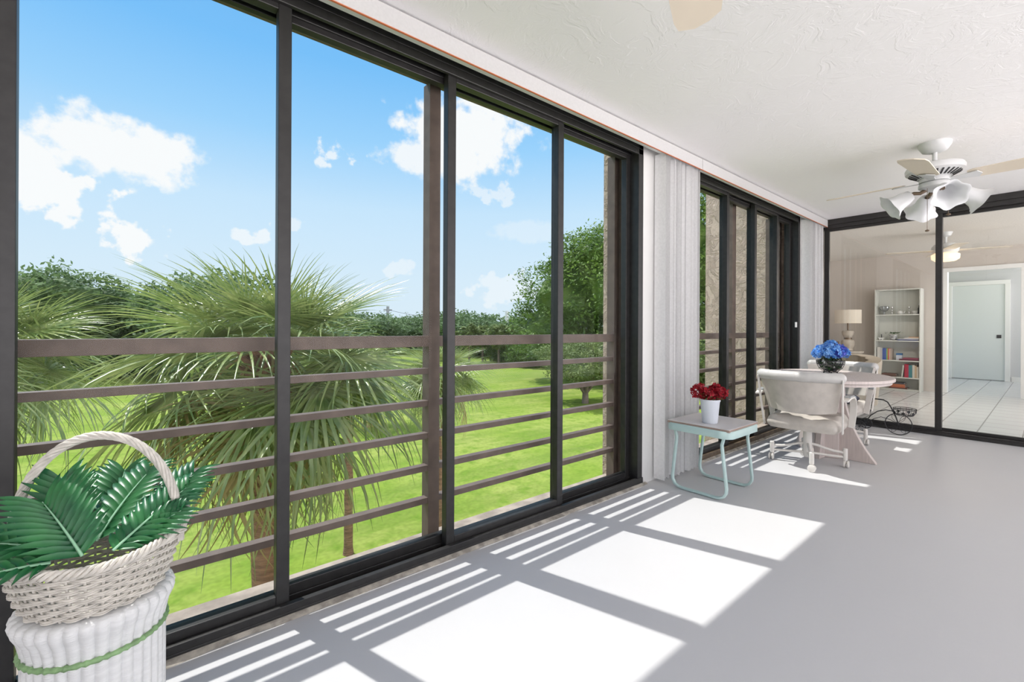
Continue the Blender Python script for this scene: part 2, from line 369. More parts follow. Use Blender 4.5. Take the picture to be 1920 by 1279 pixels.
# ---- windows
def window(name, label, x0, x1, panels, latch=None):
    w = thing(name, label, 'window', ((x0+x1)/2, YW, 0), kind='structure')
    f = MB()
    f.box(x0, x0+0.055, YW, 2.03, 0.02, H); f.box(x1-0.055, x1, YW, 2.03, 0.02, H)
    f.box(x0, x1, YW, 2.03, 2.385, H)
    f.box(x0, x1, YW, 1.90, 2.345, 2.385); f.box(x0, x1, 1.945, 1.953, 2.35, 2.385); f.box(x0, x1, 2.0, 2.03, 2.345, 2.385)
    f.build('window_frame', M['bronze'], w, world=True, bevel=0.003)
    t = MB()
    t.box(x0, x1, 1.872, 2.03, 0.0, 0.022); t.box(x0, x1, 1.872, 1.896, 0.022, 0.05); t.box(x0, x1, 1.9445, 1.9525, 0.022, 0.045); t.box(x0, x1, 2.0, 2.03, 0.022, 0.045)
    t.build('window_track', M['bronze'] if name == 'window_1' else M['track'], w, world=True, bevel=0.002)
    for (a, b, tr) in panels:
        ya, yb = ((1.899, 1.942), (1.955, 1.997))[tr]
        s = MB(); sw = 0.047
        s.box(a, a+sw, ya, yb, 0.026, 2.38); s.box(b-sw, b, ya, yb, 0.026, 2.38)
        s.box(a+sw, b-sw, ya, yb, 0.026, 0.082); s.box(a+sw, b-sw, ya, yb, 2.325, 2.38)
        so = s.build('sash', M['bronze'], w, world=True, bevel=0.003)
        g = MB(); ym = (ya+yb)/2; g.add([(a+sw-.005, ym, 0.078), (b-sw+.005, ym, 0.078), (b-sw+.005, ym, 2.33), (a+sw-.005, ym, 2.33)], [(0,1,2,3)])
        go = MB(); go.v = [(v[0]-w.location[0], v[1]-w.location[1], v[2]) for v in g.v]; go.f = g.f
        go.build('glass_pane', M['glass'], so)
    if latch:
        l = MB(); l.box(*latch); l.build('latch', M['trim'], w, world=True, bevel=0.003)
    return w
window('window_1', 'near four-panel sliding window in a dark bronze frame', -0.36, 2.80,
       [(-0.300, 0.474, 0), (0.439, 1.262, 1), (1.182, 2.0, 0), (1.990, 2.75, 1)])
window('window_2', 'far four-panel sliding window behind the dining chairs', 3.53, 5.94,
       [(3.59, 4.19, 0), (4.195, 4.83, 1), (4.742, 5.35, 0), (5.36, 5.882, 1)], latch=(5.842, 5.866, 1.883, 1.9, 1.13, 1.19))
# jamb liners seen through the last panels
mb = MB(); mb.box(2.765, 2.799, 2.032, 2.045, 0, 2.39); mb.box(2.785, 2.799, 2.045, 2.08, 0, 2.39)
tag(mb.build('trim_1', M['railing']), 'brown jamb strips outside at end of near window', 'trim', kind='structure')
# rough caulk and paint line on the floor
def caulk(name, x0, x1, label):
    mb = MB(); n = int((x1-x0)/0.03); rnd = random.Random(3); vs = []; fs = []
    for i in range(n+1):
        x = x0+(x1-x0)*i/n; w = 0.022+0.014*noise.noise(Vector((x*5, 0, 0)))+rnd.uniform(-.003,.003); h = 0.006+rnd.uniform(0,.005)
        vs += [(x, 1.872, 0.012), (x, 1.872-w*0.5, h), (x, 1.872-w, 0.0005)]
    for i in range(n):
        for k in range(2): a = i*3+k; fs.append((a, a+1, a+4, a+3))
    mb.add(vs, fs); tag(mb.build(name, M['caulk'], smooth=True), label, 'trim', kind='structure')
caulk('trim_2', -0.36, 2.83, 'rough dusty caulk line under the near window')
caulk('trim_3', 3.5, 5.94, 'rough dusty caulk line under the far window')

# ---- sliding glass wall at the far end
w = thing('door_1', 'wide sliding glass doors in dark frames at far end', 'sliding door', (XF, 0, 0), kind='structure')
f = MB(); f.box(XF, XF+0.12, -3.2, YW-.001, 2.33, H); f.box(XF-0.02, XF, -3.2, YW-.001, 2.375, H); f.box(XF, XF+0.12, -3.2, YW-.001, 0.0, 0.045); f.box(XF-0.015, XF, -3.2, YW-.001, 0, 0.03)
f.box(XF, XF+0.12, YW-0.05, YW-.001, 0.045, 2.33)
f.build('door_frame', M['bronze_far'], w, world=True, bevel=0.003)
for (a, b, x) in ((0.742, 1.80, XF+0.015), (-0.35, 0.795, XF+0.06), (-1.45, -0.30, XF+0.015)):
    s = MB(); s.box(x, x+0.035, a, a+0.052, 0.046, 2.33); s.box(x, x+0.035, b-0.052, b, 0.046, 2.33)
    s.box(x, x+0.035, a+.052, b-.052, 0.046, 0.075); s.box(x, x+0.035, a+.052, b-.052, 2.30, 2.33)
    so = s.build('sash', M['bronze_far'], w, world=True, bevel=0.002)
    g = MB(); g.add([(x+.017-XF, a+.05, .07), (x+.017-XF, b-.05, .07), (x+.017-XF, b-.05, 2.305), (x+.017-XF, a+.05, 2.305)], [(0,1,2,3)]); g.build('glass_pane', M['glass_far'], so)

# ---- railings
def railing(name, label, x0, x1, posts, rail_ends):
    r = thing(name, label, 'railing', ((x0+x1)/2, 2.11, 0))
    tr = MB().box(x0, x1, 2.082, 2.132, 1.012, 1.068); tr.build('top_rail', M['railing'], r, world=True, bevel=0.002)
    for k in range(1, 6):
        z = 1.068-0.1683*k
        MB().box(x0, x1, 2.086, 2.130, z-0.030, z).build('rail', M['railing'], r, world=True, bevel=0.0015)
    for (a, b, zt) in posts:
        MB().box(a, b, 2.081, 2.149, 0, zt).build('post', M['railing'], r, world=True, bevel=0.002)
    return r
railing('balcony_railing', 'brown metal balcony railing outside the near window', -0.6, 2.799,
        [(1.185, 1.25, 2.39), (2.735, 2.799, 2.39), (-0.5, -0.43, 2.39)], None)
railing('balcony_railing', 'brown metal balcony railing outside the far window', 3.535, 5.955,
        [(4.66, 4.74, 2.39), (5.66, 5.76, 2.39), (5.89, 5.955, 2.39)], None)

# ---- vertical blinds
def blind(name, label, x0, x1, slats, seed, group):
    b = thing(name, label, 'vertical blind', ((x0+x1)/2, 1.80, 2.34), group=group)
    v = MB(); v.box(x0, x1, 1.752, 1.758, 2.350, 2.432); v.box(x0, x1, 1.758, 1.878, 2.425, 2.432)
    v.box(x1-0.004, x1, 1.758, 1.86, 2.350, 2.425)
    vo = v.build('valance', M['valance'], b, world=True)
    e = MB(); e.box(x0-b.location[0], x1-b.location[0], 1.7505-1.80, 1.7595-1.80, 2.346-2.34, 2.3495-2.34); e.build('edging', M['orange'], vo)
    h = MB(); h.box(x0+0.01, x1-0.01, 1.80, 1.84, 2.385, 2.4245); h.build('headrail', M['trim'], b, world=True)
    rnd = random.Random(seed)
    for i, x in enumerate(slats):
        s = MB(); n = 8; a = rnd.uniform(-0.45, 0.35) if i else -0.04; wd = 0.044; yo = 1.822+(rnd.uniform(-0.006, 0.006) if i else 0)
        zt, zb = 2.375, 0.022+rnd.uniform(0, 0.012)
        vs = []; fs = []
        for j in range(n+1):
            u = j/n*2-1; px = x+math.sin(a)*u*wd+0.004*(1-u*u)*(1 if rnd.random() < 2 else 0); py = yo+math.cos(a)*u*wd
            for z in (zb, 0.09, 1.2, zt): vs.append((px, py, z))
        for j in range(n):
            for k in range(3): q = j*4+k; fs.append((q, q+4, q+5, q+1))
        s.add(vs, fs); q = len(s.v)
        s.box(x-0.0012+math.sin(a)*0.0, x+0.0012, 1.822-wd, 1.822+wd, zb-0.002, zb+0.03) if abs(a) < 0.05 else None
        s.build('slat', M['blind'], b, world=True, smooth=True)
    return b
rnd = random.Random(5)
sl = [2.925]; x = 2.955
while x < 3.46: sl.append(x); x += rnd.choice([0.016, 0.026, 0.044, 0.034])
blind('vertical_blind', 'white vertical blind stacked against the pier between the windows', -0.7, 3.40, sl, 1, 'vertical blinds')
sl = [5.93]; x = 5.97
while x < 6.40: sl.append(x); x += rnd.choice([0.018, 0.022, 0.03])
blind('vertical_blind', 'white vertical blind stacked in the corner by the glass doors', 3.405, 6.47, sl, 2, 'vertical blinds')

# ================================================================= CEILING FANS
def t_children(t): return [o for o in COL.objects if o.parent == t]
def make_fan(name, label, blades=4, rot=0):
    t = thing(name, label, 'ceiling fan', (0,0,H), group='ceiling fans of the sunroom')
    MB().lathe([(0.001,0),(0.093,0),(0.090,-0.02),(0.070,-0.055),(0.035,-0.068),(0.001,-0.068)], n=28).build('canopy', M['fan_white'], t, smooth=True)
    MB().lathe([(0.014,-0.066),(0.014,-0.145)], n=12).build('downrod', M['fan_white'], t, smooth=True)
    m = MB().lathe([(0.014,-0.105),(0.05,-0.108),(0.10,-0.118),(0.155,-0.135),(0.163,-0.150),(0.160,-0.175),(0.145,-0.185),(0.09,-0.215),(0.001,-0.215)], n=40)
    mo = m.build('motor_housing', M['fan_white'], t, smooth=True)
    v = MB()
    for k in range(28):
        a = 2*PI*k/28; c, s_ = math.cos(a), math.sin(a)
        v.ribbon([(c*0.143, s_*0.143, -0.1885), (c*0.095, s_*0.095, -0.2145)], 0.010, 0.003, (-s_, c, 0))
    v.build('vent_slots', M['black'], mo)
    MB().lathe([(0.075,-0.213),(0.085,-0.225),(0.085,-0.245),(0.06,-0.252),(0.001,-0.252)], n=28).build('blade_hub', M['fan_white'], t, smooth=True)
    for k in range(blades):
        a = rot+2*PI*k/blades
        mt = Matrix.Rotation(a, 4, 'Z') @ Matrix.Translation((0,0,-0.232)) @ Matrix.Rotation(R(-12), 4, 'X')
        b = MB(); pr_ = [(0.17,-0.045),(0.20,-0.062),(0.58,-0.078),(0.63,-0.070),(0.655,-0.03),(0.66,0.02),(0.63,0.070),(0.58,0.078),(0.20,0.062),(0.17,0.045)]
        n = len(pr_); b.add([(p[0],p[1],0.003) for p in pr_]+[(p[0],p[1],-0.003) for p in pr_], [tuple(range(n)), tuple(range(2*n-1,n-1,-1))]+[(i,(i+1)%n+0,(i+1)%n+n,i+n) for i in range(n)])
        b.xf(mt); bo = b.build('blade', M['blade'], t)
        i_ = MB(); i_.add([(0.06,-0.02,-0.007),(0.16,-0.03,-0.007),(0.22,-0.045,-0.007),(0.24,0,-0.007),(0.22,0.045,-0.007),(0.16,0.03,-0.007),(0.06,0.02,-0.007)]+[(0.06,-0.02,-0.013),(0.16,-0.03,-0.013),(0.22,-0.045,-0.013),(0.24,0,-0.013),(0.22,0.045,-0.013),(0.16,0.03,-0.013),(0.06,0.02,-0.013)],
                          [tuple(range(7)), tuple(range(13,6,-1))]+[(i,(i+1)%7,(i+1)%7+7,i+7) for i in range(7)])
        i_.xf(mt); i_.build('blade_bracket', M['fan_white'], bo)
    k_ = MB().lathe([(0.001,-0.250),(0.080,-0.252),(0.088,-0.262),(0.088,-0.285),(0.07,-0.295),(0.03,-0.312),(0.001,-0.315)], n=28); k_.build('light_kit', M['fan_white'], t, smooth=True)
    for k in range(4):
        a = R(25)-rot+R(177)-R(177)+rot+2*PI*k/4; c, s_ = math.cos(a), math.sin(a)
        ar = MB().tube([(c*0.05, s_*0.05, -0.30),(c*0.08, s_*0.08, -0.318),(c*0.115, s_*0.115, -0.315),(c*0.135, s_*0.135, -0.325)], 0.013, 10)
        ao = ar.build('lamp_arm', M['bronze_metal'], t, smooth=True)
        sh = MB()
        def fn(w, z): return 1 + ((0.09*math.cos(6*w)) if z > 0.13 else (0.03*math.cos(6*w) if z > 0.10 else 0))
        prof = [(0.022,0.0),(0.038,0.008),(0.050,0.045),(0.055,0.085),(0.064,0.115),(0.084,0.142),(0.098,0.150)]
        inn = [(r_-0.003, z_) for r_, z_ in prof[::-1]]
        sh.lathe(prof+inn, n=40, fn=fn)
        mt = Matrix.Translation((c*0.128, s_*0.128, -0.322)) @ Matrix.Rotation(a, 4, 'Z') @ Matrix.Rotation(R(124), 4, 'Y')
        sh.xf(mt); sh.build('glass_shade', M['frosted'], ao, smooth=True, angle=80)
    for (x, y, l) in ((-0.06, 0.03, 0.30), (0.02, -0.07, 0.19)):
        p = MB().tube([(x, y, -0.29), (x, y, -0.29-l)], 0.0016, 6); po = p.build('pull_chain', M['bronze_metal'], t)
        q = MB().ball((x, y, -0.29-l-0.006), 0.013, 12, 6, 0.6); q.build('pull_knob', M['bronze_metal'], po, smooth=True)
    for o in list(t_children(t)):
        if o.name.split('.')[0] not in ('canopy', 'downrod'): o.location.z -= 0.03
    return t
fan = make_fan('ceiling_fan', 'white ceiling fan with four tulip shades above the dining table', 4, R(177))
fan.location = (4.38, 0.54, H)
f2 = copy_tree(fan); f2.location = (0.91, 0.56, H); f2.rotation_euler = (0, 0, R(24))

for o_ in t_children(f2):
    if o_.name.split('.')[0] in ('light_kit', 'lamp_arm', 'pull_chain'):
        for q_ in t_children(o_): bpy.data.objects.remove(q_)
        bpy.data.objects.remove(o_)
f2['label'] = 'near ceiling fan with only one cream blade tip in view'
# fan in living room
t = thing('ceiling_fan', 'white ceiling fan with glowing bowl light behind the glass doors', 'ceiling fan', (8.90, 0.98, 2.5))
MB().lathe([(0.001,0),(0.08,0),(0.06,-0.05),(0.02,-0.07),(0.018,-0.15),(0.001,-0.15)], n=20).build('canopy', M['fan_white'], t, smooth=True)
MB().lathe([(0.02,-0.15),(0.12,-0.17),(0.15,-0.21),(0.15,-0.26),(0.12,-0.30),(0.001,-0.30)], n=28).build('motor_housing', M['fan_white'], t, smooth=True)
MB().lathe([(0.125,-0.30),(0.155,-0.32),(0.15,-0.38),(0.11,-0.41),(0.001,-0.415)], n=28).build('light_bowl', M['lit_shade'], t, smooth=True)
for k in range(4):
    b = MB().box(0.14, 0.66, -0.07, 0.07, -0.262, -0.256); b.xf(Matrix.Rotation(R(-70)+k*PI/2, 4, 'Z')); b.build('blade', M['blade'], t)

# ================================================================= HAMPER, BASKET, PLANT
HX, HY, HZ = -0.060, 1.515, 0.455
t = thing('garden_stool', 'white ribbed rattan stool with green band at left', 'stool', (HX, HY, 0))
NR = 34
def ribf(a, z): return 1 + 0.055*abs(math.cos(a*NR/2))**0.7
prof = [(0.001,0.0),(0.128,0.0),(0.128,0.02),(0.127,0.20),(0.127,0.37),(0.134,0.405),(0.143,0.425),(0.146,0.438),(0.142,0.450),(0.132,0.455),(0.001,0.453)]
MB().lathe(prof, n=NR*6, fn=ribf).build('body', M['hamper'], t, smooth=True, angle=60)
mb = MB(); mb.tube([(0.134*math.cos(a*2*PI/120), 0.134*math.sin(a*2*PI/120), 0.360) for a in range(120)], [0.0062+0.0016*math.sin(a*2*PI/120*48) for a in range(120)], 8, closed=True)
mb.build('rope_band', M['greenband'], t, smooth=True)

t = thing('wicker_basket', 'oval white wicker basket with tall arched handle on the stool', 'basket', (HX, HY+0.01, HZ))
def rim_h(a): return 0.135 + 0.012*math.cos(2*a)
RX, RY, BX, BY = 0.172, 0.185, 0.128, 0.142
def bpt(a, u, off=0.0):
    """u 0 bottom .. 1 rim"""
    rx = BX+(RX-BX)*u**0.8+off; ry = BY+(RY-BY)*u**0.8+off
    return (rx*math.cos(a), ry*math.sin(a), 0.006+u*rim_h(a))
NS = 34; body = MB()
ROWS = 14
for rrow in range(ROWS):
    u = (rrow+0.5)/ROWS
    pts = []
    NP = NS*4
    for i in range(NP):
        a = 2*PI*i/NP; off = 0.0058*math.cos(a*NS/2 + (PI if rrow % 2 else 0)); pts.append(bpt(a, u, off))
    body.tube([(p[0], p[1], p[2]+0.0022) for p in pts], 0.0026, 6, closed=True); body.tube([(p[0], p[1], p[2]-0.0022) for p in pts], 0.0026, 6, closed=True)
for k in range(NS):
    a = 2*PI*k/NS; body.tube([bpt(a, q/6) for q in range(7)], 0.0030, 6)
body.build('woven_body', M['wicker'], t, smooth=True)
rimb = MB()
for ph in range(4):
    pts = []; NP = 200
    for i in range(NP):
        a = 2*PI*i/NP; w = a*22+ph*PI/2; p = bpt(a, 1.0, 0.006+0.0075*math.cos(w)); pts.append((p[0], p[1], p[2]+0.0075*math.sin(w)))
    rimb.tube(pts, 0.0045, 6, closed=True)
rimb.build('braided_rim', M['wicker'], t, smooth=True)
bs = MB(); bs.lathe([(0.001,0.004),(0.97,0.004),(1.0,0.010),(0.97,0.014),(0.001,0.014)], n=48, sx=BX, sy=BY); bs.build('base', M['wicker'], t, smooth=True)
hd = MB(); A0 = R(-20)
ha = Vector((RX*0.98*math.cos(A0), RY*0.98*math.sin(A0), 0.10)); hb = -ha; hb.z = 0.10
mid = []
for i in range(41):
    s_ = i/40; th = PI*s_; mid.append(Vector((ha.x*math.cos(th), ha.y*math.cos(th), 0.10+0.285*math.sin(th)**0.85 if 0 < s_ < 1 else 0.10)))
for ph in range(6):
    pts = []
    for i in range(161):
        q = i/160*40; j = min(int(q), 39); p = mid[j].lerp(mid[j+1], q-j); T = (mid[j+1]-mid[j]).normalized(); sd = Vector((-ha.y, ha.x, 0)).normalized(); nn = T.cross(sd)
        w = i/160*2*PI*5+ph*PI/3; pts.append(p+sd*math.cos(w)*0.0065+nn*math.sin(w)*0.0065)
    hd.tube(pts, 0.0046, 6)
hd.build('handle', M['wicker'], t, smooth=True)
for s_ in (ha, hb):
    wr = MB()
    for k in range(7): 
        c = Vector((s_.x, s_.y, 0.125+k*0.0065)); wr.tube([(c.x+0.0135*math.cos(w*PI/6), c.y+0.0135*math.sin(w*PI/6), c.z) for w in range(12)], 0.0033, 6, closed=True)
    wr.build('handle_wrap', M['wicker'], t, smooth=True)

# artificial leaves
t = thing('leafy_plant', 'deep green divided artificial leaves lying in the wicker basket', 'plant', (HX, HY+0.01, HZ+0.03))
def big_leaf(base, direc, up, L, W, n=12, droop=0.35, seed=0, curl=0.25):
    rnd = random.Random(seed); D = Vector(direc).normalized(); U = Vector(up); U = (U-D*U.dot(D)).normalized(); SD = D.cross(U)
    lf = MB(); rb = MB(); pts = []
    def P(s): return Vector(base)+D*(L*s)-U*(droop*L*s*s*0.5)
    for i in range(15): pts.append(P(i/14))
    rb.tube([p+U*0.0015 for p in pts], [0.0032*(1-0.7*i/14) for i in range(15)], 6)
    for sgn in (-1, 1):
        for k in range(n):
            s0 = 0.04+0.94*k/n; wl = W*math.sin(PI*(0.14+0.72*s0))**0.6*rnd.uniform(.88, 1.05)
            o = P(s0); dirn = (SD*sgn*math.cos(R(30+26*s0))+D*math.sin(R(30+26*s0))).normalized()
            cw = L/n*0.92; side = (D*1.0-dirn*D.dot(dirn)).normalized()
            m_ = 7; vs = []
            for j in range(m_+1):
                q = j/m_; ww = cw*(0.55+0.55*math.sin(PI*min(1, q*1.05+.1)))*(1-q**7)*(0.9) + 0.0008
                c = o+dirn*(wl*q)+U*(curl*wl*(q-0.2)*(1-q)*1.5 - 0.18*wl*q*q + rnd.uniform(-.0015,.0015))
                vs += [c-side*ww*0.5+U*0.003, c-U*0.0028*(1-q), c+side*ww*0.5+U*0.003]
            fs = []
            for j in range(m_):
                for c_ in (0, 1): a = j*3+c_; fs.append((a, a+1, a+4, a+3))
            lf.add(vs, fs)
    return lf, rb
specs = [((-0.02,-0.165,0.125),(-0.35,0.45,0.62),(0.1,-0.9,0.7),0.17,0.125,11,0.5),
         ((0.03,-0.15,0.115),(0.75,0.55,0.5),(-0.3,-0.75,0.75),0.20,0.085,12,0.2),
         ((0.0,-0.09,0.125),(0.45,0.80,0.62),(-0.4,-0.6,0.8),0.24,0.10,12,0.3),
         ((-0.05,-0.05,0.12),(-0.1,0.5,0.85),(0.2,-0.9,0.4),0.17,0.10,10,0.3),
         ((0.06,-0.07,0.12),(0.85,0.75,0.55),(-0.3,-0.6,0.8),0.21,0.085,11,0.35),
         ((-0.05,-0.11,0.12),(-0.80,0.40,0.35),(0.2,-0.5,0.9),0.18,0.10,11,0.4),
         ((-0.07,-0.15,0.12),(-0.9,0.0,0.12),(0.0,-0.3,1),0.14,0.06,8,0.3),
         ((0.02,0.0,0.12),(0.15,0.8,0.7),(-0.1,-0.7,0.7),0.19,0.11,11,0.3),
         ((0.05,-0.13,0.11),(0.6,0.1,0.35),(-0.1,-0.6,0.9),0.13,0.07,9,0.3),
         ((0.0,0.05,0.10),(-0.3,0.8,0.6),(0,-0.7,0.7),0.18,0.11,11,0.3),
         ((0.07,0.0,0.10),(0.7,0.5,0.65),(-0.4,-0.5,0.7),0.20,0.10,11,0.3)]
for i, s_ in enumerate(specs):
    lf, rb = big_leaf(s_[0], s_[1], s_[2], s_[3], s_[4], s_[5], s_[6], seed=i)
    lo = lf.build('leaf', M['plant_leaf'], t, smooth=True, angle=180); rb.build('midrib', M['rib'], lo, smooth=True)

# ================================================================= MINT SIDE TABLE + POT
# rectangle corners on floor plan; frame 0.56 x 0.44
TC = (3.115, 1.525); TZ = 0.455
t = thing('side_table', 'small mint metal side table with grey laminate top', 'side table', (TC[0], TC[1], 0), R(0))
TW, TD = 0.228, 0.228   # half x, half y
def rrect(hx, hy, r, z, n=6):
    p = []
    for (cx, cy, a) in ((hx-r, hy-r, 0), (-hx+r, hy-r, 90), (-hx+r, -hy+r, 180), (hx-r, -hy+r, 270)):
        for k in range(n+1): w = R(a+90*k/n); p.append((cx+r*math.cos(w), cy+r*math.sin(w), z))
    return p
mb = MB(); n = 28
o1 = rrect(TW, TD, 0.06, 0); lay = []
for (dx, z) in ((0, TZ-0.048), (0, TZ-0.006), (-0.004, TZ), (-0.014, TZ), (-0.014, TZ-0.008), (-0.014, TZ-0.048)):
    lay.append([(p[0]*(1+dx/TW), p[1]*(1+dx/TD), z) for p in o1])
vs = [p for l in lay for p in l]; fs = []
for i in range(6):
    j = (i+1) % 6
    for k in range(n): fs.append((i*n+k, i*n+(k+1) % n, j*n+(k+1) % n, j*n+k))
mb.add(vs, fs); mb.build('apron', M['mint'], t, smooth=True)
mb = MB(); mb.add([(p[0]*0.94, p[1]*0.94, TZ-0.012) for p in o1], [tuple(range(n))]); mb.build('inner_panel', M['mint'], t)
tt = MB(); b = 0.012; tt.box(-TW+b, TW-b, -TD+b, TD-b, TZ-0.004, TZ+0.0115); to = tt.build('top_board', M['laminate_edge'], t)
tl = MB(); tl.box(-TW+b, TW-b, -TD+b, TD-b, TZ+0.0116, TZ+0.014); tl.build('laminate_surface', M['laminate'], to)
for sx in (-1, 1):
    pts = []
    x = sx*(TW-0.036)
    ys = TD-0.035
    pr_ = [(-ys, TZ-0.03), (-ys+0.035, TZ-0.10), (-ys+0.035, TZ-0.13), (-ys+0.01, 0.10)]
    half = [(-ys+0.012, TZ-0.01), (-ys+0.035, TZ-0.095), (-ys+0.033, TZ-0.12), (-ys+0.004, 0.085), (-ys+0.006, 0.055), (-ys+0.022, 0.028), (-ys+0.05, 0.014), (-ys+0.08, 0.011)]
    pts = [(x, y, z) for y, z in half]+[(x, -y, z) for y, z in half[::-1]]
    # legs splay outward a little along x
    pts = [(x+sx*0.0*(1), y, z) for x, y, z in pts]
    mb = MB(); mb.ribbon(pts, 0.024, 0.016, (1,0,0)); mb.build('leg_loop', M['mint'], t, smooth=True, bevel=0.004)
t.rotation_euler = (0, 0, R(0))
POTX, POTY, POTZ = 3.03, 1.50, TZ+0.0145
t = thing('flower_pot', 'white tapered pot of red artificial flowers on the mint table', 'potted flower', (POTX, POTY, POTZ))
MB().lathe([(0.001,0.0),(0.046,0.0),(0.049,0.004),(0.062,0.145),(0.066,0.150),(0.066,0.162),(0.060,0.162),(0.058,0.145),(0.001,0.14)], n=36).build('pot', M['pot'], t, smooth=True)
def petals(mb, c, r, n, rnd, size, out=0.6):
    for i in range(n):
        d = Vector((rnd.gauss(0,1), rnd.gauss(0,1), rnd.gauss(0.3,1))).normalized(); p = Vector(c)+d*r*rnd.uniform(0.75, 1.05)
        nrm = (d*out+Vector((rnd.gauss(0,.4), rnd.gauss(0,.4), rnd.gauss(0,.4)))).normalized(); u = nrm.orthogonal().normalized(); v = nrm.cross(u)
        for k in range(4):
            a = k*PI/2+rnd.random()*0.5; dr = u*math.cos(a)+v*math.sin(a); sd = nrm.cross(dr); s = size*rnd.uniform(.8, 1.15)
            mb.add([p, p+dr*s*0.6+sd*s*0.45+nrm*s*0.15, p+dr*s*1.05+nrm*s*0.35, p+dr*s*0.6-sd*s*0.45+nrm*s*0.15], [(0,1,2,3)])
rnd = random.Random(11)
for c, r in (((-0.060,0.05,0.215),0.046), ((-0.02,0.0,0.195),0.040), ((0.045,-0.05,0.20),0.046), ((0.06,-0.01,0.215),0.042)):
    mb = MB(); petals(mb, c, r, 60, rnd, 0.017); mb.tube([(c[0]*0.3, c[1]*0.3, 0.12), c], 0.003, 6); mb.build('blossom', M['red_petal'], t)
mb = MB()
for i in range(60):
    a = rnd.random()*2*PI; r = rnd.uniform(0.01, 0.07); p = Vector((r*math.cos(a), r*math.sin(a), 0.155+rnd.random()*0.03)); d = Vector((math.cos(a), math.sin(a), rnd.uniform(-.3,.6))).normalized(); sd = d.cross(Vector((0,0,1))).normalized()
    s = 0.028; mb.add([p, p+d*s*.5+sd*s*.35, p+d*s, p+d*s*.5-sd*s*.35], [(0,1,2,3)])
mb.build('leaves', M['pot_leaf'], t)

# ================================================================= DINING TABLE
t = thing('dining_table', 'whitewashed oval dining table on flared panel pedestal', 'dining table', (4.71, 1.279, 0), R(15.5))
oak = mat('whitewashed oak', (0.63, 0.55, 0.515), 0.42, 0, 0.12, 7, 0.15, 80, stretch=(1, 14, 1), bdist=0.001)
MB().lathe([(0.001,0.664),(0.955,0.664),(0.955,0.682),(0.985,0.684),(1.0,0.690),(1.0,0.706),(0.992,0.712),(0.001,0.712)], n=72, sx=0.583, sy=0.467).build('tabletop', oak, t, smooth=True)
def flare(ang, L):
    mb = MB(); ca, sa = math.cos(ang), math.sin(ang); n_ = 12; th = 0.022; vs = []
    for i in range(n_+1):
        z = 0.664*i/n_; s = i/n_; wd = 0.13+(L-0.13)*(1-s)**2.2 if z > 0.05 else L
        for r, q in ((0.0,-th),(wd,-th),(wd,th),(0.0,th)): vs.append((r*ca-q*sa, r*sa+q*ca, z))
    fs = []
    for i in range(n_):
        for k in range(4): fs.append((i*4+k, i*4+(k+1)%4, i*4+4+(k+1)%4, i*4+4+k))
    fs += [(3,2,1,0), tuple(n_*4+k for k in range(4))]
    return mb.add(vs, fs)
# pedestal panels (angles in world; table turned by -10)
for wa in (-92, 60, 175, 5):
    flare(R(wa-15.5), 0.36 if wa != 175 else 0.20).build('pedestal_panel', oak, t, bevel=0.003)
MB().box(-0.09, 0.09, -0.09, 0.09, 0, 0.664).build('pedestal_core', oak, t, bevel=0.006)
MB().box(-0.22, 0.22, -0.2, 0.2, 0.63, 0.6635).build('pedestal_plate', oak, t, bevel=0.004)

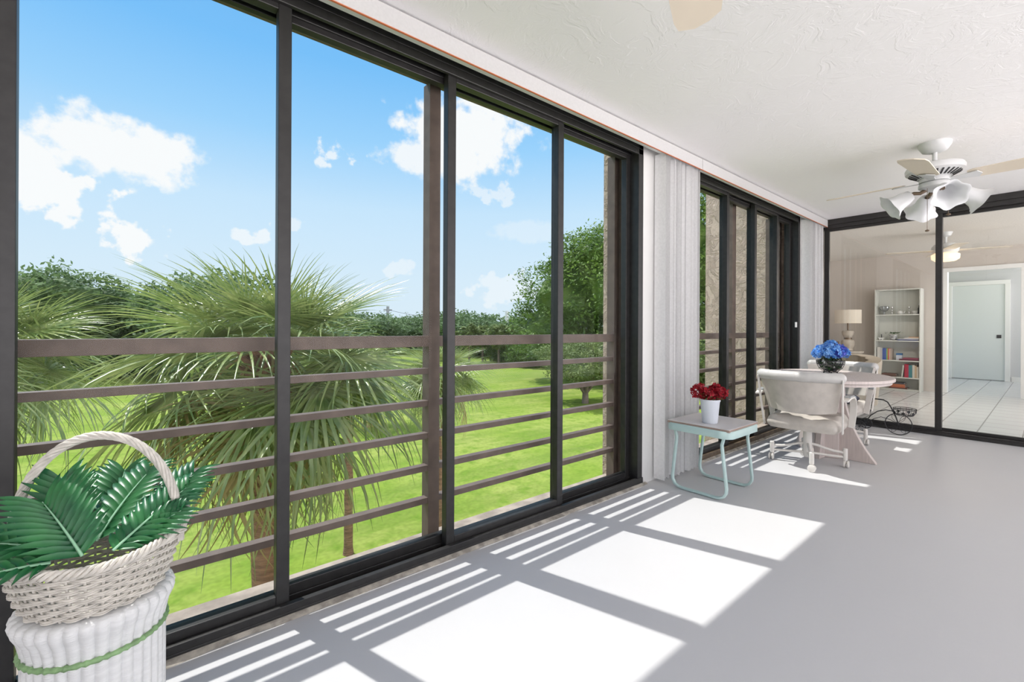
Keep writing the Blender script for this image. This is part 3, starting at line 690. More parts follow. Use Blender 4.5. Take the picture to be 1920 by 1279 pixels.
# ================================================================= SWIVEL CHAIRS (face +x)
def make_chair(name, label):
    t = thing(name, label, 'chair', group='swivel dining chairs round the table')
    ZT = 0.765
    # backrest: curved shell with inner tufted channels, rolled top
    n_ = 30
    def arc(u, r, dx=0.0, w=0.31):       # u -1..1
        y = w*u; x = -0.30 + 0.10*abs(u)**2.2 + dx; return x, y
    shell = MB(); vs = []; zs = [0.468, 0.50, 0.58, 0.67, 0.735]
    for j, z in enumerate(zs):
        s = (z-0.468)/(0.735-0.468); wd = 0.235+0.055*s; bz = z
        for i in range(n_+1):
            u = i/n_*2-1; x, y = arc(u, 0, -0.055*s, wd); vs.append((x, y, bz-(0.018*(1-u*u) if j == 0 else 0)))
    for j, z in enumerate(zs[::-1]):
        s = (z-0.468)/(0.735-0.468); wd = 0.225+0.055*s
        for i in range(n_+1):
            u = i/n_*2-1; x, y = arc(u, 0, -0.055*s+0.062+0.012*abs(math.cos(u*PI*3)), wd); vs.append((x, y, z-(0.018*(1-u*u) if j == 4 else 0)))
    m_ = n_+1; rows = len(zs)*2; fs = []
    for j in range(rows):
        k = (j+1) % rows
        for i in range(n_): fs.append((j*m_+i, k*m_+i, k*m_+i+1, j*m_+i+1))
    fs.append(tuple(j*m_ for j in range(rows))); fs.append(tuple(j*m_+n_ for j in range(rows-1,-1,-1)))
    shell.add(vs, fs); bo = shell.build('backrest', M['vinyl'], t, smooth=True, angle=50)
    roll = MB(); pts = []; rs = []
    for i in range(n_*2+1):
        u = i/(n_*2)*2-1; x, y = arc(u, 0, -0.04, 0.295); pts.append((x, y, 0.742)); seam = abs(math.sin(u*PI*3)); rs.append(0.040*(0.93+0.07*min(1, seam*3))*(0.55 if abs(u) > 0.99 else (0.85 if abs(u) > .96 else 1)))
    roll.tube(pts, rs, 14); roll.build('rolled_top', M['vinyl_pale'], bo, smooth=True, angle=80)
    # seat cushion
    st = MB(); NX, NY = 24, 24; vs = []; fs = []
    def sp(u, v): 
        k = (abs(u)**5+abs(v)**5)**(1/5) if (u or v) else 0
        return u, v
    for i in range(NX+1):
        for j in range(NY+1):
            u = i/NX*2-1; v = j/NY*2-1; e = max(abs(u), abs(v)); ed = max(0, (e-0.82)/0.18)
            r = 0.06; cu = u*(1-0.10*abs(v)**4); cv = v*(1-0.08*abs(u)**4)
            z = 0.412-0.045*ed**2+0.010*math.cos(v*PI*2.5)*(1-ed)*math.cos(u*PI*2)
            vs.append((0.005+cu*0.255, cv*0.255, z))
    for i in range(NX):
        for j in range(NY): a = i*(NY+1)+j; fs.append((a, a+NY+1, a+NY+2, a+1))
    ring = [i*(NY+1) for i in range(NX+1)]+[NX*(NY+1)+j for j in range(1, NY+1)]+[i*(NY+1)+NY for i in range(NX-1,-1,-1)]+[j for j in range(NY-1,0,-1)]
    o = len(vs)
    for q, (sc, z) in enumerate(((1.02, 0.350), (1.0, 0.328), (0.93, 0.305))):
        for k in ring: vs.append(((vs[k][0]-0.005)*sc+0.005, vs[k][1]*sc, z))
    m2 = len(ring)
    for k in range(m2):
        l = (k+1) % m2; fs.append((ring[l], ring[k], o+k, o+l))
        for q in range(2): fs.append((o+q*m2+l, o+q*m2+k, o+(q+1)*m2+k, o+(q+1)*m2+l))
    fs.append(tuple(o+2*m2+k for k in range(m2)))
    st.add(vs, fs); st.build('seat', M['vinyl'], t, smooth=True, angle=70)
    MB().lathe([(0.001,0.305),(0.085,0.305),(0.085,0.298),(0.06,0.290),(0.001,0.290)], n=24).build('swivel_plate', M['black'], t, smooth=True)
    for sg in (-1, 1):
        fr = MB()
        fr.ribbon([(-0.285, sg*0.290, 0.735), (-0.262, sg*0.284, 0.60), (-0.225, sg*0.278, 0.46), (-0.18, sg*0.270, 0.315)], 0.030, 0.010, (1,0,0.2))
        fo = fr.build('side_post', M['enamel'], t, smooth=True, bevel=0.002)
        ar = MB(); pts = [(-0.262, sg*0.296, 0.575), (-0.18, sg*0.303, 0.592), (-0.08, sg*0.306, 0.590), (0.0, sg*0.304, 0.560), (0.05, sg*0.300, 0.50), (0.075, sg*0.292, 0.42), (0.085, sg*0.280, 0.325)]
        ar.ribbon(pts, 0.045, 0.013, (0,1,0)); ao = ar.build('armrest', M['enamel'], t, smooth=True, bevel=0.002)
        pd = MB(); pd.ribbon([(-0.20, sg*0.302, 0.601), (-0.10, sg*0.306, 0.603), (-0.02, sg*0.305, 0.586), (0.025, sg*0.302, 0.553)], 0.043, 0.012, (0,1,0)); pd.build('arm_pad', M['silver'], ao, smooth=True, bevel=0.004)
    MB().lathe([(0.001,0.055),(0.026,0.055),(0.032,0.07),(0.032,0.29),(0.001,0.29)], n=20).build('column', M['enamel'], t, smooth=True)
    for k in range(4):
        a = R(19)+k*PI/2; c, s_ = math.cos(a), math.sin(a)
        lg = MB()
        lg.tube([(c*r, s_*r, z) for r, z in ((0.025,0.165),(0.07,0.158),(0.12,0.140),(0.18,0.125),(0.245,0.120))], 0.0105, 10)
        lg.tube([(c*0.03, s_*0.03, 0.090), (c*0.245, s_*0.245, 0.083)], 0.0095, 10)
        lg.lathe([(0.001,0.060),(0.016,0.060),(0.017,0.064),(0.017,0.150),(0.013,0.154),(0.001,0.154)], (c*0.255, s_*0.255, 0), 14)
        lo = lg.build('leg', M['enamel'], t, smooth=True)
        cs = MB()
        ca = a+R(75); mt = Matrix.Translation((c*0.262, s_*0.262, 0.028)) @ Matrix.Rotation(ca, 4, 'Z') @ Matrix.Rotation(PI/2, 4, 'X')
        for z0, z1 in ((-0.020,-0.004),(0.004,0.020)):
            st_ = len(cs.v); cs.lathe([(0.001,z0),(0.022,z0),(0.028,z0+0.004),(0.028,z1-0.004),(0.022,z1),(0.001,z1)], n=24); cs.xf(mt, st_)
        cs.tube([(c*0.255, s_*0.255, 0.06), (c*0.262, s_*0.262, 0.028)], 0.006, 8)
        cs.build('caster', M['enamel'], lo, smooth=True)
    return t
ch = make_chair('dining_chair', 'cream vinyl swivel armchair seen from behind nearest the mint table')
ch.location = (4.30, 1.30, 0); ch.rotation_euler = (0, 0, R(4))
c2 = copy_tree(ch); c2.location = (5.33, 1.39, 0); c2.rotation_euler = (0, 0, R(180)); c2['label'] = 'cream swivel armchair across the table facing the near chair'
# dark cushion on the far chair
mb = MB(); mb.lathe([(0.001,0.0),(0.92,0.0),(1.0,0.018),(1.0,0.030),(0.9,0.048),(0.001,0.056)], n=40, sx=0.19, sy=0.19, fn=lambda a, z: 1/(abs(math.cos(a))**6+abs(math.sin(a))**6)**(1/6))
o = mb.build('seat_cushion', M['navy'], smooth=True); o.location = (5.27, 1.38, 0.418); tag(o, 'navy blue pad lying on the far swivel chair', 'cushion')

# ---- hydrangea arrangement
t = thing('hydrangea_arrangement', 'blue artificial hydrangeas in a black wire bowl on the dining table', 'flower arrangement', (4.86, 1.29, 0.7125))
wr = MB()
for z, r in ((0.115,0.108),(0.085,0.104),(0.014,0.048)):
    wr.tube([(r*math.cos(2*PI*k/40), r*math.sin(2*PI*k/40), z) for k in range(40)], 0.0028, 6, closed=True)
for k in range(10):
    a = 2*PI*k/10; wr.tube([(r*math.cos(a), r*math.sin(a), z) for r, z in ((0.108,0.115),(0.104,0.085),(0.088,0.048),(0.060,0.020),(0.048,0.014))], 0.0024, 6)
for k in range(20):
    a0 = 2*PI*k/20; pts = []
    for i in range(13):
        w = i/12*2*PI*1.3; rr = 0.010*(1-i/16); pts.append(((0.107)*math.cos(a0+rr*math.cos(w)/0.107), 0.107*math.sin(a0+rr*math.cos(w)/0.107), 0.100+rr*math.sin(w)))
    wr.tube(pts, 0.0014, 5)
for k in range(4):
    a = 2*PI*k/4+0.4; wr.ball((0.05*math.cos(a), 0.05*math.sin(a), 0.007), 0.007, 8, 5)
wr.build('wire_bowl', M['black'], t, smooth=True)
MB().lathe([(0.001,0.020),(0.045,0.022),(0.075,0.042),(0.094,0.078),(0.098,0.108),(0.095,0.118)], n=32).build('glass_bowl', M['clear'], t, smooth=True)
mb = MB(); rnd = random.Random(4)
for i in range(26):
    a = rnd.random()*2*PI; r = rnd.uniform(0, .03); mb.tube([(r*math.cos(a)*.6, r*math.sin(a)*.6, 0.026), (r*math.cos(a), r*math.sin(a), 0.15)], 0.004, 5)
for i in range(70):
    a = rnd.random()*2*PI; p = Vector((0.05*math.cos(a), 0.05*math.sin(a), rnd.uniform(0.07, 0.16))); d = Vector((math.cos(a), math.sin(a), rnd.uniform(-.6,.5))).normalized(); sd = d.cross(Vector((0,0,1))).normalized(); s = 0.055
    mb.add([p, p+d*s*.5+sd*s*.4, p+d*s-Vector((0,0,.01)), p+d*s*.5-sd*s*.4], [(0,1,2,3)])
mb.build('leaves', M['hwater'], t)
heads = [((0.0,0.0,0.235),0.062),((-0.07,0.06,0.205),0.052),((0.07,-0.06,0.205),0.052),((-0.06,-0.06,0.195),0.055),((0.05,0.07,0.205),0.05),((-0.01,-0.085,0.19),0.048),((0.10,-0.10,0.18),0.038),((-0.10,0.09,0.18),0.04),((0.09,0.02,0.19),0.045),((-0.10,0.0,0.19),0.048)]
for i, (c, r) in enumerate(heads):
    c = tuple(q*0.88 if j < 2 else q for j, q in enumerate(c)); mb = MB(); petals(mb, c, r*0.93, 80, rnd, 0.0185, 1.0); mb.build('flower_head', M['violet_petal'] if i in (2, 5) else M['blue_petal'], t)

# ---- bicycle planter (plane x = 6.19, runs along y)
t = thing('bicycle_planter', 'black wire bicycle plant stand by the glass doors', 'plant stand', (6.19, 1.18, 0))
def wheel(x, y, r, nm, tub=0.0045):
    m_ = MB(); m_.tube([(x, y+r*math.cos(2*PI*k/48), r+tub+r*math.sin(2*PI*k/48)) for k in range(48)], tub, 8, closed=True)
    for k in range(6):
        a = 2*PI*k/6
        for sg in (-1, 1):
            m_.tube([(x, y+q*r*math.cos(a+sg*0.28*math.sin(PI*q)), r+tub+q*r*math.sin(a+sg*0.28*math.sin(PI*q))) for q in (0, .25, .5, .75, 1)], 0.002, 5)
    m_.ball((x, y, r+tub), 0.008, 8, 5); return m_.build(nm, M['black'], t, smooth=True)
wheel(0, -0.145, 0.110, 'wheel')
wheel(-0.13, 0.16, 0.055, 'wheel'); wheel(0.13, 0.16, 0.055, 'wheel')
fr = MB()
fr.tube([(0,-0.145,0.115),(0,-0.12,0.20),(0,-0.085,0.28),(0,-0.055,0.335),(0,-0.02,0.355),(0,0.04,0.357),(0,0.09,0.352)], 0.0065, 8)
fr.tube([(0,-0.10,0.245),(0,-0.04,0.250),(0,0.03,0.225),(0,0.09,0.17),(0,0.13,0.10),(0,0.16,0.062)], 0.005, 8)
fr.tube([(0,-0.145,0.115),(0,-0.08,0.15),(0,0.0,0.17),(0,0.06,0.14),(0,0.16,0.062)], 0.0035, 8)
fr.tube([(-0.13,0.16,0.062),(0.13,0.16,0.062)], 0.0045, 8)
fr.tube([(0,0.02,0.06),(0,0.10,0.07),(0,0.2,0.10)], 0.0035, 6)
fr.tube([(-0.05,0.09,0.352),(0.05,0.09,0.352)], 0.006, 8)
fr.build('frame', M['black'], t, smooth=True)
def bk(cy, cz, r, h, nm):
    m_ = MB()
    for z, q in ((cz+h, r), (cz+h*0.82, r*0.97), (cz, r*0.72)):
        m_.tube([(q*0.9*math.cos(2*PI*k/32), cy+q*math.sin(2*PI*k/32), z) for k in range(32)], 0.0032, 6, closed=True)
    for k in range(12):
        a = 2*PI*k/12; m_.tube([(q*0.9*math.cos(a), cy+q*math.sin(a), z) for z, q in ((cz+h, r), (cz+h*.4, r*.93), (cz, r*.72))], 0.0022, 5)
    m_.tube([(-r*.65, cy, cz), (r*.65, cy, cz)], 0.0025, 5); m_.tube([(0, cy-r*.7, cz), (0, cy+r*.7, cz)], 0.0025, 5)
    bo = m_.build(nm, M['black'], t, smooth=True)
    q = MB()
    for k in range(6):
        a = PI+R(-50)+R(26)*k; c = Vector((r*.93*math.cos(a), cy+r*.98*math.sin(a), cz+h*(0.35+0.3*(k % 2))))
        s_ = 0.017; ty = Vector((-math.sin(a), math.cos(a), 0)); up = Vector((0,0,1)); nn = Vector((math.cos(a), math.sin(a), 0))*0.002
        pr_ = [ty*0*s_+up*s_, ty*.8*s_+up*.4*s_, ty*.7*s_-up*.4*s_, -up*s_, -ty*.7*s_-up*.4*s_, -ty*.8*s_+up*.4*s_]
        q.add([c+p+nn for p in pr_]+[c+p-nn for p in pr_], [tuple(range(6)), tuple(range(11,5,-1))]+[(i,(i+1)%6,(i+1)%6+6,i+6) for i in range(6)])
    q.build('metal_leaves', M['black'], bo)
bk(-0.195, 0.215, 0.095, 0.072, 'front_basket'); bk(0.16, 0.20, 0.085, 0.09, 'rear_basket')

# ================================================================= LIVING ROOM
# bookcase front x=10.66..10.96, y 1.48..2.14
BX0, BX1, BY0, BY1, BH = 10.66, 10.96, 1.485, 2.135, 1.845
t = thing('bookcase', 'tall white open bookcase beyond the glass doors', 'bookcase', ((BX0+BX1)/2, (BY0+BY1)/2, 0))
for nm, b in (('side_panel', (BX0, BX1, BY0, BY0+0.02, 0, BH)), ('side_panel', (BX0, BX1, BY1-0.02, BY1, 0, BH)), ('top_panel', (BX0, BX1, BY0+.02, BY1-.02, BH-0.02, BH)), ('back_panel', (BX1-0.01, BX1, BY0+.02, BY1-.02, 0.0, BH-.02)), ('plinth', (BX0+0.01, BX0+0.025, BY0+.02, BY1-.02, 0, 0.03))):
    box(nm, M['shelf'], b, t, world=True, bevel=0.002)
SH = [0.03, 0.245, 0.55, 0.91, 1.385]
for z in SH: box('shelf', M['shelf'], (BX0+.002, BX1-.01, BY0+.02, BY1-.02, z-0.018, z), t, world=True, bevel=0.001)
def book(y0, w, h, z, col, label, cat='book', tilt=0, depth=0.17, group=None):
    """upright book, spine towards -x"""
    t = thing('book', label, cat, (BX0+0.03+depth/2, y0+w/2, z), group=group)
    m_ = mat('cover', col, 0.6)
    c = MB(); c.box(-depth/2, depth/2, -w/2, -w/2+0.003, 0, h); c.box(-depth/2, depth/2, w/2-0.003, w/2, 0, h); c.box(-depth/2-0.002, -depth/2+0.002, -w/2, w/2, 0, h)
    c.build('cover', m_, t); p = MB(); p.box(-depth/2+0.003, depth/2-0.006, -w/2+0.003, w/2-0.003, 0.004, h-0.005); p.build('pages', M['porcelain'], t)
    if tilt: t.rotation_euler = (tilt, 0, 0)
    return t
# third shelf from the top: upright row (left = larger y)
row = [(0.045,0.23,(0.62,0.60,0.56),'thick white book at left end of upper row'),(0.03,0.22,(0.50,0.48,0.46),'pale grey book beside the thick white book'),
       (0.035,0.21,(0.04,0.09,0.33),'deep blue book beside the pale grey book'),(0.022,0.21,(0.05,0.12,0.40),'slim blue book beside the green book'),
       (0.018,0.21,(0.25,0.45,0.10),'slim green book between blue and red books'),(0.016,0.21,(0.55,0.08,0.04),'slim red book beside the green book'),
       (0.018,0.205,(0.62,0.40,0.33),'slim pink book beside the red book'),(0.02,0.20,(0.45,0.36,0.30),'tan book at right end of upper row')]
y = BY1-0.035
for w_, h_, c_, l_ in row:
    y -= w_+0.001; book(y, w_, h_, SH[2]+.0002, c_, l_, group='books in the upper row of the bookcase')
y2 = BY0+0.03
row = [(0.026,0.20,(0.55,0.50,0.42),'cream book at right end of lower row'),(0.026,0.22,(0.50,0.36,0.22),'tan book beside the cream book in lower row'),(0.03,0.23,(0.60,0.56,0.48),'ivory book beside the teal book in lower row'),
       (0.05,0.225,(0.05,0.20,0.22),'teal book between ivory and crimson books'),(0.026,0.235,(0.42,0.02,0.06),'crimson book beside the teal book'),(0.03,0.24,(0.38,0.02,0.05),'taller crimson book beside the leaning grey book')]
for w_, h_, c_, l_ in row:
    book(y2, w_, h_, SH[1]+.0002, c_, l_, group='books in the lower row of the bookcase'); y2 += w_+0.001
b = book(y2+0.012, 0.02, 0.22, SH[1]+.0002, (0.55,0.55,0.50), 'pale grey book leaning on the crimson books', tilt=R(0)); b.rotation_euler = (R(6), 0, 0); b.location.z += 0.002; b.location.y += 0.012
def flat_book(name, z, h, cy, w, col, label, group=None):
    t = thing(name, label, 'book', (BX0+0.14, cy, z), group=group)
    c = MB(); c.box(-0.10, 0.10, -w/2, w/2, 0, 0.003); c.box(-0.10, 0.10, -w/2, w/2, h-0.003, h); c.box(-0.10, -0.097, -w/2, w/2, 0.003, h-0.003); c.build('cover', mat('cover', col, 0.6), t)
    p = MB(); p.box(-0.096, 0.095, -w/2+0.004, w/2-0.004, 0.0032, h-0.0032); p.build('pages', M['porcelain'], t)
z = SH[3]+.0003
for h_, w_, c_, l_ in ((0.018,0.30,(0.05,0.06,0.16),'dark navy magazine at bottom of the upper stack'),(0.014,0.28,(0.55,0.55,0.58),'white magazine on the navy magazine'),(0.020,0.20,(0.60,0.56,0.50),'cream book second from top of the upper stack'),(0.014,0.14,(0.62,0.38,0.22),'orange booklet on top of the upper stack')):
    flat_book('book', z, h_, BY0+0.03+w_/2, w_, c_, l_, 'lying books on the second shelf'); z += h_+.0004
z = SH[2]+.0003
for h_, w_, c_, l_ in ((0.026,0.27,(0.12,0.02,0.05),'wine red book lying at bottom under the tea tray'),(0.02,0.22,(0.25,0.03,0.07),'crimson book lying on the wine red book')):
    flat_book('book', z, h_, BY0+0.03+w_/2, w_, c_, l_, 'lying books on the third shelf'); z += h_+.0004
z = SH[1]+.0003
for h_, w_, c_, l_ in ((0.03,0.22,(0.10,0.05,0.04),'dark brown book lying low behind the table edge'),(0.022,0.20,(0.16,0.08,0.06),'brown book lying on the dark brown book')):
    flat_book('book', z, h_, 1.93, w_, c_, l_, 'lying books on the fourth shelf'); z += h_+.0004
z = SH[0]+.0003
for h_, w_, c_, l_ in ((0.024,0.26,(0.12,0.05,0.04),'dark brown book at bottom of the lowest stack'),(0.03,0.20,(0.45,0.12,0.05),'rust orange book in the lowest stack'),(0.028,0.19,(0.50,0.16,0.07),'bright orange book in the lowest stack'),(0.03,0.17,(0.06,0.06,0.07),'black book on top of the lowest stack')):
    flat_book('book', z, h_, 1.80, w_, c_, l_, 'lying books on the lowest shelf'); z += h_+.0004
# ornaments
t = thing('crystal_bowl', 'round cut crystal bowl on the top shelf', 'bowl', (10.80, 2.02, SH[4]+.0003))
MB().lathe([(0.001,0),(0.030,0),(0.012,0.02),(0.012,0.045),(0.05,0.075),(0.07,0.11),(0.072,0.145),(0.062,0.155),(0.060,0.14),(0.04,0.08),(0.001,0.06)], n=24, fn=lambda a, z: 1+0.04*math.cos(12*a)).build('bowl_body', mat('crystal', (0.30,0.32,0.32), 0.1, 0.7), t, smooth=True)
cs = thing('candlestick', 'silver candlestick beside the crystal bowl', 'candlestick', (10.78, 1.90, SH[4]+.0003), group='silver candlesticks')
MB().lathe([(0.001,0),(0.028,0),(0.030,0.006),(0.010,0.02),(0.007,0.05),(0.016,0.06),(0.007,0.07),(0.007,0.10),(0.018,0.115),(0.016,0.14),(0.001,0.14)], n=20).build('stem', M['silverware'], cs, smooth=True)
c_ = copy_tree(cs); c_.location = (10.77, 1.66, SH[4]+.0003); c_['label'] = 'silver candlestick beside the white teapot'
t = thing('teapot', 'small white teapot with silver lid on the top shelf', 'teapot', (10.80, 1.79, SH[4]+.0003))
MB().lathe([(0.001,0),(0.03,0),(0.045,0.02),(0.045,0.045),(0.03,0.065),(0.001,0.07)], n=20).build('body', M['porcelain'], t, smooth=True)
MB().tube([(0,-0.04,0.02),(0,-0.06,0.035),(0,-0.07,0.06)], 0.006, 8).build('spout', M['porcelain'], t, smooth=True)
MB().tube([(0,0.04,0.05),(0,0.06,0.05),(0,0.065,0.03),(0,0.042,0.015)], 0.004, 8).build('handle', M['porcelain'], t, smooth=True)
MB().ball((0,0,0.076), 0.01, 10, 6).build('lid_knob', M['silverware'], t, smooth=True)
t = tag(MB().lathe([(0.001,0),(0.025,0),(0.045,0.03),(0.055,0.06),(0.052,0.06),(0.04,0.03),(0.001,0.008)], n=24).build('bowl', M['porcelain'], smooth=True), 'white porcelain bowl between candlestick and dark bottle', 'bowl'); t.location = (10.80, 1.585, SH[4]+.0003)
t = thing('bottle', 'dark bottle at the right end of top shelf', 'bottle', (10.78, 1.525, SH[4]+.0003))
MB().lathe([(0.001,0),(0.018,0),(0.019,0.10),(0.008,0.13),(0.008,0.16)], n=16).build('glass_body', M['black'], t, smooth=True)
MB().lathe([(0.009,0.158),(0.0095,0.19),(0.001,0.19)], n=16).build('cap', M['silverware'], t, smooth=True)
t = tag(MB().lathe([(0.001,0),(0.03,0),(0.055,0.045),(0.051,0.045),(0.028,0.006),(0.001,0.005)], n=4, sx=0.9, sy=1.1, a0=PI/4, a1=2*PI+PI/4).build('dish', M['porcelain']), 'white square dish on the second shelf', 'dish'); t.location = (10.76, 2.05, SH[3]+.0003)
t = tag(MB().lathe([(0.001,0),(0.028,0.0),(0.020,0.03),(0.009,0.035),(0.009,0.10),(0.001,0.10)], n=16).build('incense_burner', M['black'], smooth=True), 'small black figure standing in the square dish', 'ornament'); t.location = (10.76, 2.05, SH[3]+.008)
t = thing('potted_fern', 'green trailing plant in a dark striped pot on the bookcase', 'potted plant', (10.78, 1.88, SH[3]+.0003))
pm = mat('striped pot', (0.05,0.05,0.05), 0.2, 0, 1, 14, col2=(0.75,0.75,0.75), stretch=(1,1,4))
MB().lathe([(0.001,0),(0.05,0),(0.055,0.10),(0.050,0.10),(0.001,0.09)], n=24).build('pot', pm, t, smooth=True)
mb = MB(); rnd = random.Random(9)
for i in range(120):
    a = rnd.random()*2*PI; r = rnd.uniform(0.02, 0.13); p = Vector((0.6*r*math.cos(a), r*math.sin(a), 0.12+0.03*rnd.random()-0.2*max(0, r-.09))); d = Vector((math.cos(a), math.sin(a), rnd.uniform(-.4,.6))).normalized(); sd = d.cross(Vector((0,0,1))).normalized(); s = 0.035
    mb.add([p, p+d*s*.5+sd*s*.3, p+d*s, p+d*s*.5-sd*s*.3], [(0,1,2,3)])
mb.build('foliage', M['pot_leaf'], t)
t = thing('tea_tray', 'glass pitcher and blue box set on the third shelf', 'tea set', (10.78, 1.79, SH[2]+.0003))
MB().box(-0.05,0.05,-0.04,0.045,0,0.09).build('box_body', mat('white print box',(0.55,0.58,0.65),0.5), t, bevel=0.004)
MB().box(-0.05,0.05,-0.04,0.045,0.0905,0.125).build('box_lid', mat('blue print box',(0.05,0.15,0.32),0.5), t, bevel=0.004)
# lamp + its table
t = thing('side_table', 'round cream pedestal table under the lamp behind the glass', 'side table', (10.30, 2.46, 0))
MB().lathe([(0.001,0),(0.20,0),(0.20,0.02),(0.07,0.06),(0.06,0.40),(0.16,0.60),(0.24,0.68),(0.24,0.705),(0.001,0.705)], n=32).build('pedestal', M['ceramic'], t, smooth=True)
t = thing('table_lamp', 'table lamp with drum shade and stacked stone body', 'lamp', (10.30, 2.46, 0.7055))
MB().lathe([(0.001,0),(0.075,0),(0.08,0.015),(0.075,0.025),(0.075,0.05),(0.095,0.09),(0.105,0.16),(0.09,0.20),(0.06,0.215),(0.055,0.245),(0.065,0.255),(0.085,0.30),(0.095,0.345),(0.085,0.375),(0.04,0.385),(0.001,0.385)], n=32).build('lamp_body', M['ceramic'], t, smooth=True)
MB().lathe([(0.062,0.214),(0.062,0.246)], n=28).build('bronze_collar', M['bronze_metal'], t, smooth=True)
MB().lathe([(0.012,0.384),(0.012,0.56),(0.001,0.56)], n=12).build('lamp_neck', M['bronze_metal'], t, smooth=True)
MB().lathe([(0.205,0.515),(0.205,0.765),(0.201,0.765),(0.201,0.515),(0.205,0.515)], n=40).build('lamp_shade', M['lamp_shade'], t, smooth=True)
t = tag(MB().box(-0.03,0.03,-0.13,0.13,0,0.17).build('wooden_box', mat('warm wood',(0.30,0.15,0.07),0.5), bevel=0.004), 'brown wooden box at left of the lamp', 'box'); t.location = (10.48, 2.78, 0.705)
t = thing('console_table', 'low wooden console against the side wall beyond the glass', 'console', (10.5, 2.85, 0))
MB().box(-0.35,0.35,-0.16,0.30,0.67,0.7045).build('top_board', M['dark_wood'], t, bevel=0.003)
for sx in (-1,1):
    for sy in (-0.13,0.27): MB().box(sx*0.32-.02, sx*0.32+.02, sy-.02, sy+.02, 0, 0.6698).build('leg', M['dark_wood'], t)
# channel-back club chair just behind the glass
t = thing('club_chair', 'cream channel-back tub chair just behind the glass doors', 'armchair', (7.45, 1.75, 0), R(8))
mb = MB(); NC = 7; n_ = NC*8; vs = []; lv = [(0.12,0.29),(0.45,0.31),(0.66,0.33),(0.74,0.335),(0.765,0.325),(0.76,0.30)]
rows = []
for z, r in lv:
    rows.append([(r*math.cos(R(-120)+R(240)*k/n_)*1.0, r*math.sin(R(-120)+R(240)*k/n_), z-0.10*(abs(k/n_*2-1))**2*(z > .3)) for k in range(n_+1)])
for z, r in lv[::-1]:
    rows.append([((r-0.10-0.035*abs(math.sin(PI*k/8)))*math.cos(R(-120)+R(240)*k/n_), (r-0.10-0.035*abs(math.sin(PI*k/8)))*math.sin(R(-120)+R(240)*k/n_), z-0.006-0.10*(abs(k/n_*2-1))**2*(z > .3)) for k in range(n_+1)])
vs = [p for r_ in rows for p in r_]; m_ = n_+1; fs = []
for j in range(len(rows)):
    k2 = (j+1) % len(rows)
    for i in range(n_): fs.append((j*m_+i, j*m_+i+1, k2*m_+i+1, k2*m_+i))
mb.add(vs, fs); mb.build('backrest', M['club'], t, smooth=True, angle=60)
MB().lathe([(0.001,0.12),(0.22,0.12),(0.22,0.40),(0.20,0.44),(0.001,0.45)], n=32).build('seat', M['club'], t, smooth=True)
MB().lathe([(0.001,0),(0.20,0),(0.20,0.12),(0.001,0.12)], n=32).build('base', M['dark_wood'], t, smooth=True)
# dark chair in hallway
t = thing('dining_chair', 'dark leather chair standing in the opening to the hallway', 'chair', (12.35, 1.72, 0), R(-90))
MB().box(-0.22,0.22,-0.22,0.22,0.42,0.48).build('seat', M['dark_wood'], t, bevel=0.015)
MB().box(-0.24,-0.19,-0.22,0.22,0.50,1.0).build('backrest', M['dark_wood'], t, bevel=0.015)
for sx in (-1,1):
    for sy in (-1,1): MB().box(sx*0.20-.018, sx*0.20+.018, sy*0.20-.018, sy*0.20+.018, 0, 0.42 if sx > 0 else 0.52).build('leg', M['dark_wood'], t)

# ================================================================= OUTDOORS
GZ = -4.2
mb = MB(); NG = 60; vs = []; fs = []
for i in range(NG+1):
    for j in range(NG+1):
        x = -120+300*i/NG; y = 2.2+240*j/NG; d = math.hypot(x, y); z = GZ+(0.25*noise.noise(Vector((x*.04, y*.04, 0))) if d > 25 else 0)
        vs.append((x, y, z))
for i in range(NG):
    for j in range(NG): a = i*(NG+1)+j; fs.append((a, a+NG+1, a+NG+2, a+1))
mb.add(vs, fs); tag(mb.build('lawn', M['lawn'], smooth=True), 'bright green mown lawn below the windows', 'lawn', kind='structure')

def polar(px_u, fwd):
    """place by bearing: u = tan of angle right of view axis, fwd metres"""
    a = R(49.97); c, s_ = math.cos(a), math.sin(a); r = px_u*fwd
    return (fwd*c+r*s_, fwd*s_-r*c)

